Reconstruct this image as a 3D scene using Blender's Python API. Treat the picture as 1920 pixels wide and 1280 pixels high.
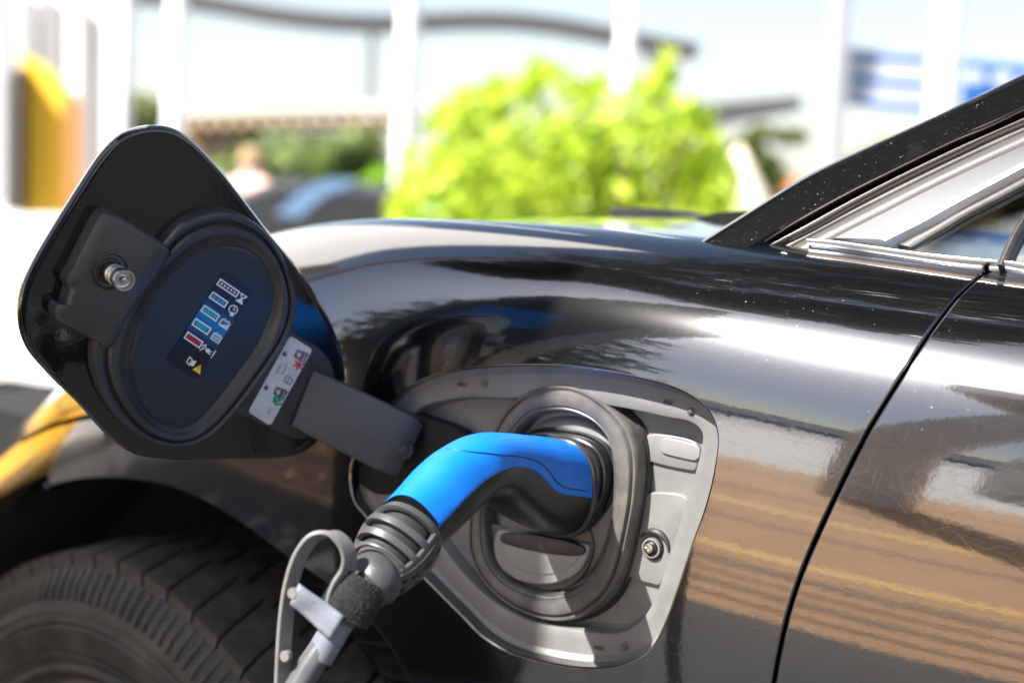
import bpy, math, random
import numpy as np
from math import sin, cos, radians, pi, sqrt, atan2
from mathutils import Vector, noise
from mathutils.bvhtree import BVHTree
from mathutils.geometry import delaunay_2d_cdt
random.seed(7); rng = np.random.default_rng(7)
for o in list(bpy.data.objects): bpy.data.objects.remove(o)
SC = bpy.context.scene
COL = SC.collection

# ---------------------------------------------------------------- camera
F = 3200.0
PHI, PIT, ROLL = radians(32), radians(-5.5), radians(3.0)
FW = np.array([-sin(PHI)*cos(PIT), cos(PHI)*cos(PIT), sin(PIT)])
R0 = np.cross(FW, [0, 0, 1]); R0 /= np.linalg.norm(R0); U0 = np.cross(R0, FW)
RT = R0*cos(ROLL)+U0*sin(ROLL); UP = -R0*sin(ROLL)+U0*cos(ROLL)
def ray(px, py): return FW+RT*((px-960)/F)-UP*((py-640)/F)
G = np.array([0, 0, .79])
CAM = G-ray(1010, 930)*1.0
def at(px, py, z): return CAM+ray(px, py)*z
def proj(p):
    v = np.asarray(p)-CAM; z = v@FW
    return 960+F*(v@RT)/z, 640-F*(v@UP)/z
cd = bpy.data.cameras.new('camera'); cam = bpy.data.objects.new('camera', cd); COL.objects.link(cam)
from mathutils import Matrix
cam.matrix_world = Matrix(((RT[0], UP[0], -FW[0], CAM[0]), (RT[1], UP[1], -FW[1], CAM[1]), (RT[2], UP[2], -FW[2], CAM[2]), (0, 0, 0, 1)))
cd.lens = 60.0; cd.sensor_width = 36.0; cd.clip_start = .05; cd.clip_end = 2000
cd.dof.use_dof = True; cd.dof.focus_distance = .93; cd.dof.aperture_fstop = 5.0
SC.camera = cam
# ---------------------------------------------------------------- world, sun, exposure
SUN_AZ, SUN_EL = radians(23.5), radians(46)
W = bpy.data.worlds.new('World'); SC.world = W; W.use_nodes = True
nt = W.node_tree
sky = nt.nodes.new('ShaderNodeTexSky'); sky.sky_type = 'NISHITA'; sky.sun_disc = False
sky.sun_elevation = SUN_EL; sky.sun_rotation = pi+SUN_AZ
sky.air_density = 1.0; sky.dust_density = 1.0; sky.ozone_density = 1.0
bg = nt.nodes['Background']; bg.inputs['Strength'].default_value = .055
# bright summer haze towards the horizon, the same all round
tc_ = nt.nodes.new('ShaderNodeTexCoord'); sx_ = nt.nodes.new('ShaderNodeSeparateXYZ'); nt.links.new(tc_.outputs['Generated'], sx_.inputs[0])
ab_ = nt.nodes.new('ShaderNodeMath'); ab_.operation = 'ABSOLUTE'; nt.links.new(sx_.outputs[2], ab_.inputs[0])
ml_ = nt.nodes.new('ShaderNodeMath'); ml_.operation = 'MULTIPLY'; ml_.inputs[1].default_value = -4.5; nt.links.new(ab_.outputs[0], ml_.inputs[0])
ex_ = nt.nodes.new('ShaderNodeMath'); ex_.operation = 'EXPONENT'; nt.links.new(ml_.outputs[0], ex_.inputs[0])
hz_ = nt.nodes.new('ShaderNodeMix'); hz_.data_type = 'RGBA'; hz_.inputs[6].default_value = (0, 0, 0, 1); hz_.inputs[7].default_value = (2.35, 2.25, 2.5, 1); nt.links.new(ex_.outputs[0], hz_.inputs[0])
ad_ = nt.nodes.new('ShaderNodeMix'); ad_.data_type = 'RGBA'; ad_.blend_type = 'ADD'; ad_.inputs[0].default_value = 1; nt.links.new(sky.outputs[0], ad_.inputs[6]); nt.links.new(hz_.outputs[2], ad_.inputs[7])
# aureole of the hazy sky around the sun
dt_ = nt.nodes.new('ShaderNodeVectorMath'); dt_.operation = 'DOT_PRODUCT'; nt.links.new(tc_.outputs['Generated'], dt_.inputs[0])
dt_.inputs[1].default_value = (-sin(SUN_AZ)*cos(SUN_EL), -cos(SUN_AZ)*cos(SUN_EL), sin(SUN_EL))
mxm = nt.nodes.new('ShaderNodeMath'); mxm.operation = 'MAXIMUM'; mxm.inputs[1].default_value = 0; nt.links.new(dt_.outputs['Value'], mxm.inputs[0])
acc = ad_.outputs[2]
for pw_, am_ in ((9, 7.0), (90, 45.0)):
    p_ = nt.nodes.new('ShaderNodeMath'); p_.operation = 'POWER'; p_.inputs[1].default_value = pw_; nt.links.new(mxm.outputs[0], p_.inputs[0])
    g_ = nt.nodes.new('ShaderNodeMix'); g_.data_type = 'RGBA'; g_.inputs[6].default_value = (0, 0, 0, 1); g_.inputs[7].default_value = (am_*.93, am_*.96, am_, 1); nt.links.new(p_.outputs[0], g_.inputs[0])
    a2 = nt.nodes.new('ShaderNodeMix'); a2.data_type = 'RGBA'; a2.blend_type = 'ADD'; a2.inputs[0].default_value = 1; nt.links.new(acc, a2.inputs[6]); nt.links.new(g_.outputs[2], a2.inputs[7]); acc = a2.outputs[2]
nt.links.new(acc, bg.inputs[0])
sd = bpy.data.lights.new('sun', 'SUN'); sd.energy = 5.0; sd.angle = radians(.5); sd.color = (1, .96, .9)
sun = bpy.data.objects.new('sun', sd); COL.objects.link(sun)
SV = Vector((-sin(SUN_AZ)*cos(SUN_EL), -cos(SUN_AZ)*cos(SUN_EL), sin(SUN_EL)))
sun.rotation_euler = SV.to_track_quat('Z', 'Y').to_euler(); sun.location = SV*20
SC.view_settings.view_transform = 'Standard'; SC.view_settings.look = 'None'
SC.view_settings.exposure = 1.6; SC.view_settings.gamma = 1
SC.cycles.use_denoising = True
SC.cycles.max_bounces = 8; SC.cycles.glossy_bounces = 5; SC.cycles.transparent_max_bounces = 12

# ---------------------------------------------------------------- helpers
def srgb(*c):
    return tuple(((x/255)/12.92 if x/255 <= .04045 else ((x/255+.055)/1.055)**2.4) for x in c)
class Mat:
    def __init__(s, name):
        s.m = bpy.data.materials.new(name); s.m.use_nodes = True; s.n = s.m.node_tree.nodes; s.l = s.m.node_tree.links
        s.b = s.n['Principled BSDF']; s._c = None
    def set(s, **k):
        for a, v in k.items(): s.b.inputs[a.replace('_', ' ')].default_value = v
        return s
    def node(s, t, **k):
        x = s.n.new(t)
        for a, v in k.items(): setattr(x, a, v)
        return x
    def coord(s):
        if not s._c: s._c = s.node('ShaderNodeTexCoord').outputs['Object']
        return s._c
    def noise(s, scale, detail=4, rough=.6):
        x = s.node('ShaderNodeTexNoise'); x.inputs['Scale'].default_value = scale
        x.inputs['Detail'].default_value = detail; x.inputs['Roughness'].default_value = rough
        s.l.new(s.coord(), x.inputs['Vector']); return x.outputs['Fac']
    def ramp(s, fac, stops):
        r = s.node('ShaderNodeValToRGB'); e = r.color_ramp.elements
        while len(e) < len(stops): e.new(.5)
        for i, (p, c) in enumerate(stops): e[i].position = p; e[i].color = (*c, 1) if len(c) == 3 else c
        s.l.new(fac, r.inputs[0]); return r.outputs[0]
    def bump(s, h, strength, dist, inp='Normal', prev=None):
        b = s.node('ShaderNodeBump'); b.inputs['Strength'].default_value = strength; b.inputs['Distance'].default_value = dist
        s.l.new(h, b.inputs['Height'])
        if prev: s.l.new(prev, b.inputs['Normal'])
        s.l.new(b.outputs[0], s.b.inputs[inp]); return b.outputs[0]
    def link(s, o, i): s.l.new(o, s.b.inputs[i]); return s
def V4(c): return (*c, 1)
def plastic(name, col, rough=.5, var=.25, scale=60, grain=900, gs=.25, gd=.0003, spec=.5, dust=0.0):
    m = Mat(name); c = np.array(col)
    f = m.noise(scale, 6)
    m.link(m.ramp(f, [(.3, tuple(c*(1-var))), (.7, tuple(np.minimum(c*(1+var), 1)))]), 'Base Color')
    m.set(Roughness=rough, Specular_IOR_Level=spec)
    r = m.node('ShaderNodeMapRange'); r.inputs[3].default_value = rough-.08; r.inputs[4].default_value = rough+.1
    m.l.new(m.noise(scale*.4, 5), r.inputs[0]); m.link(r.outputs[0], 'Roughness')
    if gs: m.bump(m.noise(grain, 2), gs, gd)
    if dust:
        mx = m.node('ShaderNodeMix', data_type='RGBA'); old = m.b.inputs['Base Color'].links[0].from_socket
        m.l.new(old, mx.inputs[6]); mx.inputs[7].default_value = (.32, .27, .21, 1)
        fr = m.ramp(m.noise(scale*.35, 8, .7), [(.45, (0, 0, 0)), (.75, (dust,)*3)])
        m.l.new(fr, mx.inputs[0]); m.link(mx.outputs[2], 'Base Color')
    return m.m
def simple(name, col, rough=.5, metal=0, **k):
    m = Mat(name); m.set(Base_Color=V4(col), Roughness=rough, Metallic=metal, **k)
    return m.m

# black metallic car paint: fine flakes, clear coat, hairline wash scratches
pm = Mat('black_metallic_paint')
vo = pm.node('ShaderNodeTexVoronoi'); vo.inputs['Scale'].default_value = 2800; pm.l.new(pm.coord(), vo.inputs['Vector'])
sep = pm.node('ShaderNodeSeparateColor'); pm.l.new(vo.outputs['Color'], sep.inputs[0])
fl = pm.ramp(sep.outputs[0], [(.982, (0, 0, 0)), (.986, (1, 1, 1))])
mixc = pm.node('ShaderNodeMix', data_type='RGBA'); pm.l.new(fl, mixc.inputs[0])
mixc.inputs[6].default_value = (0.003, .003, .0036, 1); mixc.inputs[7].default_value = (.016, .013, .011, 1)
pm.link(mixc.outputs[2], 'Base Color'); pm.link(fl, 'Metallic')
pm.set(Roughness=.14, Specular_IOR_Level=.5, Coat_Weight=1.0, Coat_Roughness=.022, Coat_IOR=2.2)
frr = pm.node('ShaderNodeMapRange'); pm.l.new(fl, frr.inputs[0]); frr.inputs[3].default_value = .14; frr.inputs[4].default_value = .55; pm.link(frr.outputs[0], 'Roughness')
# flake tilt
sub = pm.node('ShaderNodeVectorMath', operation='SUBTRACT'); pm.l.new(vo.outputs['Color'], sub.inputs[0]); sub.inputs[1].default_value = (.985, .5, .5)
scl = pm.node('ShaderNodeVectorMath', operation='SCALE'); pm.l.new(sub.outputs[0], scl.inputs[0]); scl.inputs['Scale'].default_value = 1.3
geo = pm.node('ShaderNodeNewGeometry')
mskv = pm.node('ShaderNodeVectorMath', operation='MULTIPLY'); pm.l.new(scl.outputs[0], mskv.inputs[0]); pm.l.new(fl, mskv.inputs[1])
add = pm.node('ShaderNodeVectorMath', operation='ADD'); pm.l.new(geo.outputs['Normal'], add.inputs[0]); pm.l.new(mskv.outputs[0], add.inputs[1])
nrm = pm.node('ShaderNodeVectorMath', operation='NORMALIZE'); pm.l.new(add.outputs[0], nrm.inputs[0]); pm.link(nrm.outputs[0], 'Normal')
# orange peel + scratches on the coat
prev = None
tot = None
sx = pm.node('ShaderNodeSeparateXYZ'); pm.l.new(pm.coord(), sx.inputs[0])
ad = pm.node('ShaderNodeMath', operation='ADD'); pm.l.new(sx.outputs[1], ad.inputs[0]); pm.l.new(sx.outputs[2], ad.inputs[1])
cx = pm.node('ShaderNodeCombineXYZ'); pm.l.new(sx.outputs[0], cx.inputs[0]); pm.l.new(ad.outputs[0], cx.inputs[1])
for i, (rz, ln) in enumerate([(.2, 70), (.75, 110), (1.2, 90), (1.7, 60), (2.3, 120), (2.8, 80)]):
    mp = pm.node('ShaderNodeMapping'); mp.inputs['Rotation'].default_value = (0, 0, rz)
    mp.inputs['Scale'].default_value = (3600, ln, 1); mp.inputs['Location'].default_value = (i*7.1, i*3.3, 0)
    # rotate first, then stretch
    mr = pm.node('ShaderNodeMapping'); mr.inputs['Rotation'].default_value = (0, 0, rz); pm.l.new(cx.outputs[0], mr.inputs[0])
    mp.inputs['Rotation'].default_value = (0, 0, 0); pm.l.new(mr.outputs[0], mp.inputs[0])
    sv = pm.node('ShaderNodeTexVoronoi', voronoi_dimensions='2D'); sv.inputs['Scale'].default_value = 1.0; pm.l.new(mp.outputs[0], sv.inputs['Vector'])
    s2 = pm.node('ShaderNodeSeparateColor'); pm.l.new(sv.outputs['Color'], s2.inputs[0])
    rr = pm.ramp(s2.outputs[1], [(.984, (0, 0, 0)), (.99, (1, 1, 1))])
    if tot is None: tot = rr
    else:
        a = pm.node('ShaderNodeMath', operation='ADD'); pm.l.new(tot, a.inputs[0]); pm.l.new(rr, a.inputs[1]); tot = a.outputs[0]
b1 = pm.node('ShaderNodeBump'); b1.inputs['Strength'].default_value = .35; b1.inputs["Distance"].default_value = .000004; pm.l.new(tot, b1.inputs['Height'])
pn = pm.noise(170, 2)
b2 = pm.node('ShaderNodeBump'); b2.inputs['Strength'].default_value = .35; b2.inputs['Distance'].default_value = .000042; pm.l.new(pn, b2.inputs['Height']); pm.l.new(b1.outputs[0], b2.inputs['Normal'])
pm.link(b2.outputs[0], 'Coat Normal')
PAINT = pm.m
# flap paint: same black, thinner coat on the inside
PAINT2 = Mat('inner_black_paint').set(Base_Color=(.003, .003, .004, 1), Roughness=.3, Specular_IOR_Level=.1, Coat_Weight=1.0, Coat_Roughness=.02, Coat_IOR=1.6)
_b = PAINT2.bump(PAINT2.noise(350, 3), .5, .00006, 'Coat Normal')
_dr = PAINT2.ramp(PAINT2.noise(900, 1), [(.76, (.003, .003, .004)), (.82, (.05, .045, .04))]); PAINT2.link(_dr, 'Base Color')
PAINT2 = PAINT2.m
GREY = plastic('grey_port_plastic', (.150, .150, .147), .42, .14, 45, 700, .3, .0003, dust=.12)
GREYD = plastic('grey_rubber_seal', (.075, .073, .071), .36, .25, 70, 500, .15, .0002, dust=.35)
RUB = plastic('black_rubber', (.018, .018, .019), .4, .3, 90, 600, .2, .0002, dust=.15)
BLK = plastic('black_plastic', (.010, .010, .011), .35, .3, 40, 1500, .35, .0002)
FLAPP = plastic('dark_grey_flap_plastic', (.030, .031, .034), .33, .15, 30, 1600, .3, .00015, dust=.12)
PAD = plastic('blue_black_pad', (.012, .019, .028), .38, .12, 30, 1500, .25, .00012)
ARM = plastic('hinge_arm_plastic', (.055, .056, .062), .42, .12, 25, 1300, .3, .0002)
BLUE = plastic('blue_handle_plastic', (.0, .165, .68), .42, .08, 20, 1500, .8, .0004)
GRIP = plastic('grey_grip_rubber', (.058, .058, .06), .40, .18, 60, 1100, .35, .0003)
STRAPM = plastic('grey_strap_rubber', (.14, .14, .137), .5, .2, 70, 700, .4, .0004, dust=.3)
CABLE = plastic('grey_cable_jacket', (.085, .085, .092), .28, .15, 60, 400, .25, .0003)
TYRE = plastic('tyre_rubber', (.020, .017, .015), .5, .35, 30, 300, .3, .0008, dust=.25)
TREADM = plastic('tyre_tread', (.045, .037, .031), .6, .3, 50, 260, .5, .001, dust=.3)
CHROME = simple('chrome', (.72, .72, .74), .12, 1)
SATIN = simple('satin_silver', (.80, .80, .80), .34, 1)
DCHROME = simple('dark_chrome', (.28, .25, .23), .2, 1)
SMOKE = plastic('grey_door_frame', (.075, .07, .066), .35, .1, 40)
STEEL = simple('worn_steel', (.5, .48, .44), .3, 1)
DARK = simple('flat_black', (.004, .004, .004), .8)

def link(o, parent=None):
    COL.objects.link(o)
    if parent is not None: o.parent = parent
    return o
def mesh(name, V, Fc, mat, parent=None, smooth=True, sharp=38, normals=None, mi=None, kind=None, label=None):
    me = bpy.data.meshes.new(name); me.from_pydata([tuple(map(float, v)) for v in V], [], Fc)
    for m in (mat if isinstance(mat, (list, tuple)) else [mat]): me.materials.append(m)
    if mi is not None: me.polygons.foreach_set('material_index', mi)
    if smooth:
        me.polygons.foreach_set('use_smooth', [True]*len(me.polygons))
        if normals is None and sharp < 180: me.set_sharp_from_angle(angle=radians(sharp))
    me.update()
    if normals is not None: me.normals_split_custom_set_from_vertices([tuple(map(float, n)) for n in normals])
    o = bpy.data.objects.new(name, me); link(o, parent)
    if kind: o['kind'] = kind
    if label: o['label'] = label
    return o
def empty(name, loc, label, cat, group=None):
    o = bpy.data.objects.new(name, None); COL.objects.link(o); o.location = tuple(map(float, loc)); o.empty_display_size = .1
    o['label'] = label; o['category'] = cat
    if group: o['group'] = group
    return o
def tag(o, label, cat, group=None):
    o['label'] = label; o['category'] = cat
    if group: o['group'] = group
    return o
def keep(o):      # children are modelled in world coordinates: shift the mesh data into the parent's frame
    if o.parent is not None:
        p = o.parent; off = Vector((0, 0, 0))
        while p is not None: off += p.location; p = p.parent
        o.data.transform(Matrix.Translation(-off)); 
    return o
def part(name, V, Fc, mat, parent, **k): return keep(mesh(name, V, Fc, mat, parent, **k))
def crom(P, n, closed=True):
    P = np.asarray(P, float); m = len(P)
    if not closed: Pe = np.vstack([2*P[0]-P[1], P, 2*P[-1]-P[-2]])
    segs = m if closed else m-1
    out = []; 
    ln = []
    for i in range(segs):
        a = P[i]; b = P[(i+1) % m]; ln.append(np.linalg.norm(b-a))
    dense = []
    for i in range(segs):
        if closed: p0, p1, p2, p3 = P[(i-1) % m], P[i], P[(i+1) % m], P[(i+2) % m]
        else: p0, p1, p2, p3 = Pe[i], Pe[i+1], Pe[i+2], Pe[i+3]
        def tj(t, a, b): return t+max(np.linalg.norm(b-a), 1e-9)**.5
        t0 = 0; t1 = tj(t0, p0, p1); t2 = tj(t1, p1, p2); t3 = tj(t2, p2, p3)
        for t in np.linspace(t1, t2, 16, endpoint=False):
            A1 = (t1-t)/(t1-t0)*p0+(t-t0)/(t1-t0)*p1; A2 = (t2-t)/(t2-t1)*p1+(t-t1)/(t2-t1)*p2; A3 = (t3-t)/(t3-t2)*p2+(t-t2)/(t3-t2)*p3
            B1 = (t2-t)/(t2-t0)*A1+(t-t0)/(t2-t0)*A2; B2 = (t3-t)/(t3-t1)*A2+(t-t1)/(t3-t1)*A3
            dense.append((t2-t)/(t2-t1)*B1+(t-t1)/(t2-t1)*B2)
    dense.append(P[0] if closed else P[-1]); dense = np.array(dense)
    L = np.concatenate([[0], np.cumsum(np.linalg.norm(np.diff(dense, axis=0), axis=1))])
    t = np.linspace(0, L[-1], n, endpoint=not closed)
    return np.stack([np.interp(t, L, dense[:, k]) for k in range(dense.shape[1])], 1)
def loft(loops, closed=True, cap0=False, cap1=False, flip=False):
    n = len(loops[0]); V = np.vstack(loops); Fc = []
    for i in range(len(loops)-1):
        for j in range(n if closed else n-1):
            k = (j+1) % n
            Fc.append((i*n+j, i*n+k, (i+1)*n+k, (i+1)*n+j))
    if cap0: Fc.append(tuple(range(n))[::-1])
    if cap1: Fc.append(tuple((len(loops)-1)*n+j for j in range(n)))
    if flip: Fc = [f[::-1] for f in Fc]
    return V, Fc
def fix(o):       # outward normals
    import bmesh
    bm = bmesh.new(); bm.from_mesh(o.data); bmesh.ops.recalc_face_normals(bm, faces=bm.faces); bm.to_mesh(o.data); bm.free(); return o
def join(*vf):
    V = []; Fc = []
    for v, f in vf:
        b = len(V); V += [tuple(x) for x in v]; Fc += [tuple(i+b for i in q) for q in f]
    return V, Fc
def box(x0, x1, y0, y1, z0, z1):
    V = [(x, y, z) for x in (x0, x1) for y in (y0, y1) for z in (z0, z1)]
    return V, [(0, 1, 3, 2), (4, 6, 7, 5), (0, 4, 5, 1), (2, 3, 7, 6), (0, 2, 6, 4), (1, 5, 7, 3)]
def tube(pts, r, n=16, cap=True):
    pts = np.asarray(pts, float); T = np.gradient(pts, axis=0); T /= np.linalg.norm(T, axis=1)[:, None]
    a = np.array([0, 0, 1.]) if abs(T[0][2]) < .9 else np.array([1., 0, 0])
    N = np.cross(T[0], a); N /= np.linalg.norm(N); loops = []
    rr = r if hasattr(r, '__len__') else [r]*len(pts)
    for p, t, q in zip(pts, T, rr):
        N = N-(N@t)*t; N /= np.linalg.norm(N); B = np.cross(t, N)
        loops.append([p+q*(cos(g)*N+sin(g)*B) for g in np.linspace(0, 2*pi, n, endpoint=False)])
    return loft(loops, True, cap, cap)
class Plane:
    def __init__(s, o, n):
        s.o = np.asarray(o, float); s.n = np.asarray(n, float)/np.linalg.norm(n)
        s.u = np.cross([0, 0, 1.], s.n); s.u /= np.linalg.norm(s.u); s.v = np.cross(s.n, s.u)
    def hit(s, px, py, w=0):
        d = ray(px, py); return CAM+d*(((s.o+s.n*w-CAM)@s.n)/(d@s.n))
    def L(s, pts, w=0): return np.array([s.hit(x, y, w) for x, y in pts])
    def uv(s, p): return np.array([(np.asarray(p)-s.o)@s.u, (np.asarray(p)-s.o)@s.v])
    def at(s, u, v, w=0): return s.o+s.u*u+s.v*v+s.n*w
    def loop(s, pts, w=0, n=96, smooth=True):
        P = s.L(pts, w); return crom(P, n) if smooth else P
    def polar(s, pts, c, w=0, n=120):
        P = s.loop(pts, w, 400); q = np.array([s.uv(p) for p in P])-c
        a = np.arctan2(q[:, 1], q[:, 0]); r = np.hypot(q[:, 0], q[:, 1]); o = np.argsort(a); a = a[o]; r = r[o]
        g = np.linspace(-pi, pi, n, endpoint=False)
        return g, np.interp(g, np.concatenate([a-2*pi, a, a+2*pi]), np.tile(r, 3))
    def ring(s, c, g, r, w): 
        if np.isscalar(w): w = np.full(len(g), w)
        return np.array([s.at(c[0]+q*cos(a), c[1]+q*sin(a), z) for a, q, z in zip(g, r, w)])
def rrect(c, ax, ay, r, n=6):   # rounded rectangle about c with half axes vectors ax, ay
    c = np.asarray(c, float); ax = np.asarray(ax, float); ay = np.asarray(ay, float); lx, ly = np.linalg.norm(ax), np.linalg.norm(ay); ux, uy = ax/lx, ay/ly
    out = []
    for sx, sy, a0 in ((1, 1, 0), (-1, 1, 90), (-1, -1, 180), (1, -1, 270)):
        for a in np.linspace(a0, a0+90, n): out.append(c+ux*(sx*(lx-r)+r*cos(radians(a)))+uy*(sy*(ly-r)+r*sin(radians(a))))
    return out
def prism(loop, nvec, h, bev=.0006, base=0):   # raised plate: loop lies at the top edge, walls go down by h
    loop = np.asarray(loop); nvec = np.asarray(nvec); c = loop.mean(0)
    T = np.roll(loop, -1, 0)-np.roll(loop, 1, 0); T /= np.linalg.norm(T, axis=1)[:, None]+1e-12
    out = np.cross(T, nvec)
    if np.mean(np.sum(out*(loop-c), 1)) < 0: out = -out
    rows = [loop-nvec*h+out*0, loop-nvec*bev*1.2]
    for a in (30, 60, 90): rows.append(loop-nvec*bev*(1-sin(radians(a)))-out*bev*(1-cos(radians(a)))*1.0)
    return loft(rows, True, False, True)

# ---------------------------------------------------------------- setting: ground on both sides
def sheet(name, x0, x1, y0, y1, z, mat, kind='structure'):
    o = mesh(name, [(x0, y0, z), (x1, y0, z), (x1, y1, z), (x0, y1, z)], [(0, 1, 2, 3)], mat, smooth=False); o['kind'] = kind; return o
def groundmat(name, a, b, sc, bumps=.5):
    m = Mat(name); f = m.noise(sc, 8, .7); m.link(m.ramp(f, [(.3, a), (.7, b)]), 'Base Color'); m.set(Roughness=.85)
    m.bump(m.noise(sc*30, 3), bumps, .004); return m.m
M_PALE = groundmat('pale_concrete', (.30, .29, .28), (.42, .41, .40), .6)
M_TAN = groundmat('tan_paving', (.46, .25, .12), (.60, .35, .18), 1.2)
M_ASPH = groundmat('asphalt', (.04, .04, .042), (.06, .058, .056), 2.0)
M_YEL = simple('yellow_paint', (.85, .47, .02), .6)
M_WHITE = simple('white_paint', (.82, .82, .82), .5)
sheet('ground', -400, 400, -400, 400, 0, M_PALE)
sheet('paved_forecourt', -30, 30, -9, -1.9, .004, M_TAN)
sheet('white_concrete', -40, 40, -30, -9.0, .004, groundmat('white_concrete', (.62, .60, .57), (.72, .70, .68), .5))
sheet('parking_bay', -7, 6, -1.95, 2.4, .008, M_ASPH)
for i, (y, w) in enumerate([(-4.6, .16), (-3.0, .10)]):
    o = sheet('painted_line', -30, 30, y-w/2, y+w/2, .008, M_YEL)
M_JNT = groundmat('paving_joint', (.20, .11, .06), (.30, .17, .09), 3)
for y, w in ((-7.4, .05), (-5.6, .04), (-3.9, .03), (-2.72, .06), (-2.5, .02), (-2.31, .035), (-2.12, .02)):
    sheet('paving_joint', -30, 30, y-w, y+w, .008, M_JNT)
sheet('tan_path', -30, 3, 9.3, 10.6, .004, groundmat('tan_path', (.36, .31, .26), (.44, .38, .32), 1))
sheet('grey_road', -30, 3, 7.6, 9.0, .004, groundmat('grey_road', (.22, .22, .23), (.3, .3, .3), 1))

# ---------------------------------------------------------------- car body surface  P(x,q)
xs = np.linspace(-.95, 1.2, 431)
def sm(a, k=9):
    ker = np.hanning(2*k+3)[1:-1]; ker /= ker.sum(); p = np.pad(a, k, mode='reflect', reflect_type='odd'); return np.convolve(p, ker, 'valid')
zc = sm(np.interp(xs, [-.95, -.75, -.62, -.5, -.36, -.25, -.17, -.05, .1, .25, 1.2], [.66, .72, .775, .845, .915, .938, .9445, .947, .945, .939, .93]), 20)
zr = sm(np.interp(xs, [-.95, -.62, -.45, -.3, -.15, 0, .14, .245, 1.2], [.55, .67, .77, .835, .866, .869, .8545, .845, .80]), 20)
y0 = np.where(xs < -.15, .30*(xs+.15)**2, 0)+(xs-.13)**2/7.0-.003
S1, S2 = .042, .108
def theta(q):   # elevation of the outward normal, degrees
    if q >= 0:
        if q < S1: t = q/S1; return 4+23*t
        t = min((q-S1)/S2, 1.3); return 27+70*t
    d = -q
    if d < .06: return 4-4*d/.06
    return -11*min((d-.06)/.16, 1.0)**1.2
qs = np.concatenate([np.linspace(-.62, -.01, 123), np.linspace(-.005, .156, 100)])
th = np.array([theta(q) for q in qs]); 
_k = np.exp(-((np.arange(-6, 7))**2)/8.0); _k /= _k.sum()
th = np.convolve(np.pad(th, 6, mode='edge'), _k, 'valid')
i0 = np.argmin(abs(qs))
def cum(f):
    c = np.concatenate([[0], np.cumsum((f[1:]+f[:-1])/2*np.diff(qs))]); return c-np.interp(0, qs, c)
CZ, CY = cum(np.cos(np.radians(th))), cum(np.sin(np.radians(th)))
HT = CZ.max()
kk = (zc-zr)/HT
PG = np.zeros((len(xs), len(qs), 3))
for i, x in enumerate(xs):
    k = np.where(qs > 0, kk[i], 1.0)
    PG[i, :, 0] = x; PG[i, :, 1] = y0[i]+CY*k; PG[i, :, 2] = zr[i]+CZ*k
dX = np.gradient(PG, xs, axis=0); dQ = np.gradient(PG, qs, axis=1)
NG = np.cross(dX, dQ); NG /= np.linalg.norm(NG, axis=2)[:, :, None]
if NG[200, 50, 1] > 0: NG = -NG
def samp(A, x, q):
    fx = np.clip((x-xs[0])/(xs[1]-xs[0]), 0, len(xs)-1.001); ix = int(fx); fx -= ix
    j = min(max(int(np.searchsorted(qs, q))-1, 0), len(qs)-2); fq = min(max((q-qs[j])/(qs[j+1]-qs[j]), 0), 1)
    return (A[ix, j]*(1-fq)+A[ix, j+1]*fq)*(1-fx)+(A[ix+1, j]*(1-fq)+A[ix+1, j+1]*fq)*fx
def BP(x, q): return samp(PG, x, q)
def BN(x, q): n = samp(NG, x, q); return n/np.linalg.norm(n)
_V = PG.reshape(-1, 3); nq = len(qs)
_F = [(i*nq+j, (i+1)*nq+j, (i+1)*nq+j+1, i*nq+j+1) for i in range(len(xs)-1) for j in range(nq-1)]
TREE = BVHTree.FromPolygons([Vector(v) for v in _V], _F)
def xq(px, py):
    d = Vector(ray(px, py)).normalized(); h = TREE.ray_cast(Vector(CAM), d)
    if h[0] is None:  # beyond the crest: nearest silhouette point
        best = None
        p = Vector(CAM)+d*1.1; h = TREE.find_nearest(p)
    f = _F[h[2]]; p = np.array(h[0]); i, j = divmod(f[0], nq)
    a = _V[f[0]]; eu = _V[f[1]]-a; ev = _V[f[3]]-a
    m = np.stack([eu, ev], 1); s = np.linalg.lstsq(m, p-a, rcond=None)[0]
    return (xs[i]+s[0]*(xs[i+1]-xs[i]), qs[j]+s[1]*(qs[j+1]-qs[j]))
QTOP = .1555
def inside(poly, P):
    x, y = P[:, 0], P[:, 1]; c = np.zeros(len(P), bool); n = len(poly); j = n-1
    for i in range(n):
        xi, yi = poly[i]; xj, yj = poly[j]
        if yi != yj:
            m = ((yi > y) != (yj > y)) & (x < (xj-xi)*(y-yi)/(yj-yi)+xi); c ^= m
        j = i
    return c
def densify(poly, step=.004):
    out = []
    n = len(poly)
    for i in range(n):
        a = np.array(poly[i]); b = np.array(poly[(i+1) % n]); k = max(1, int(np.linalg.norm(b-a)/step))
        for t in range(k): out.append(a+(b-a)*t/k)
    return np.array(out)
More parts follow.
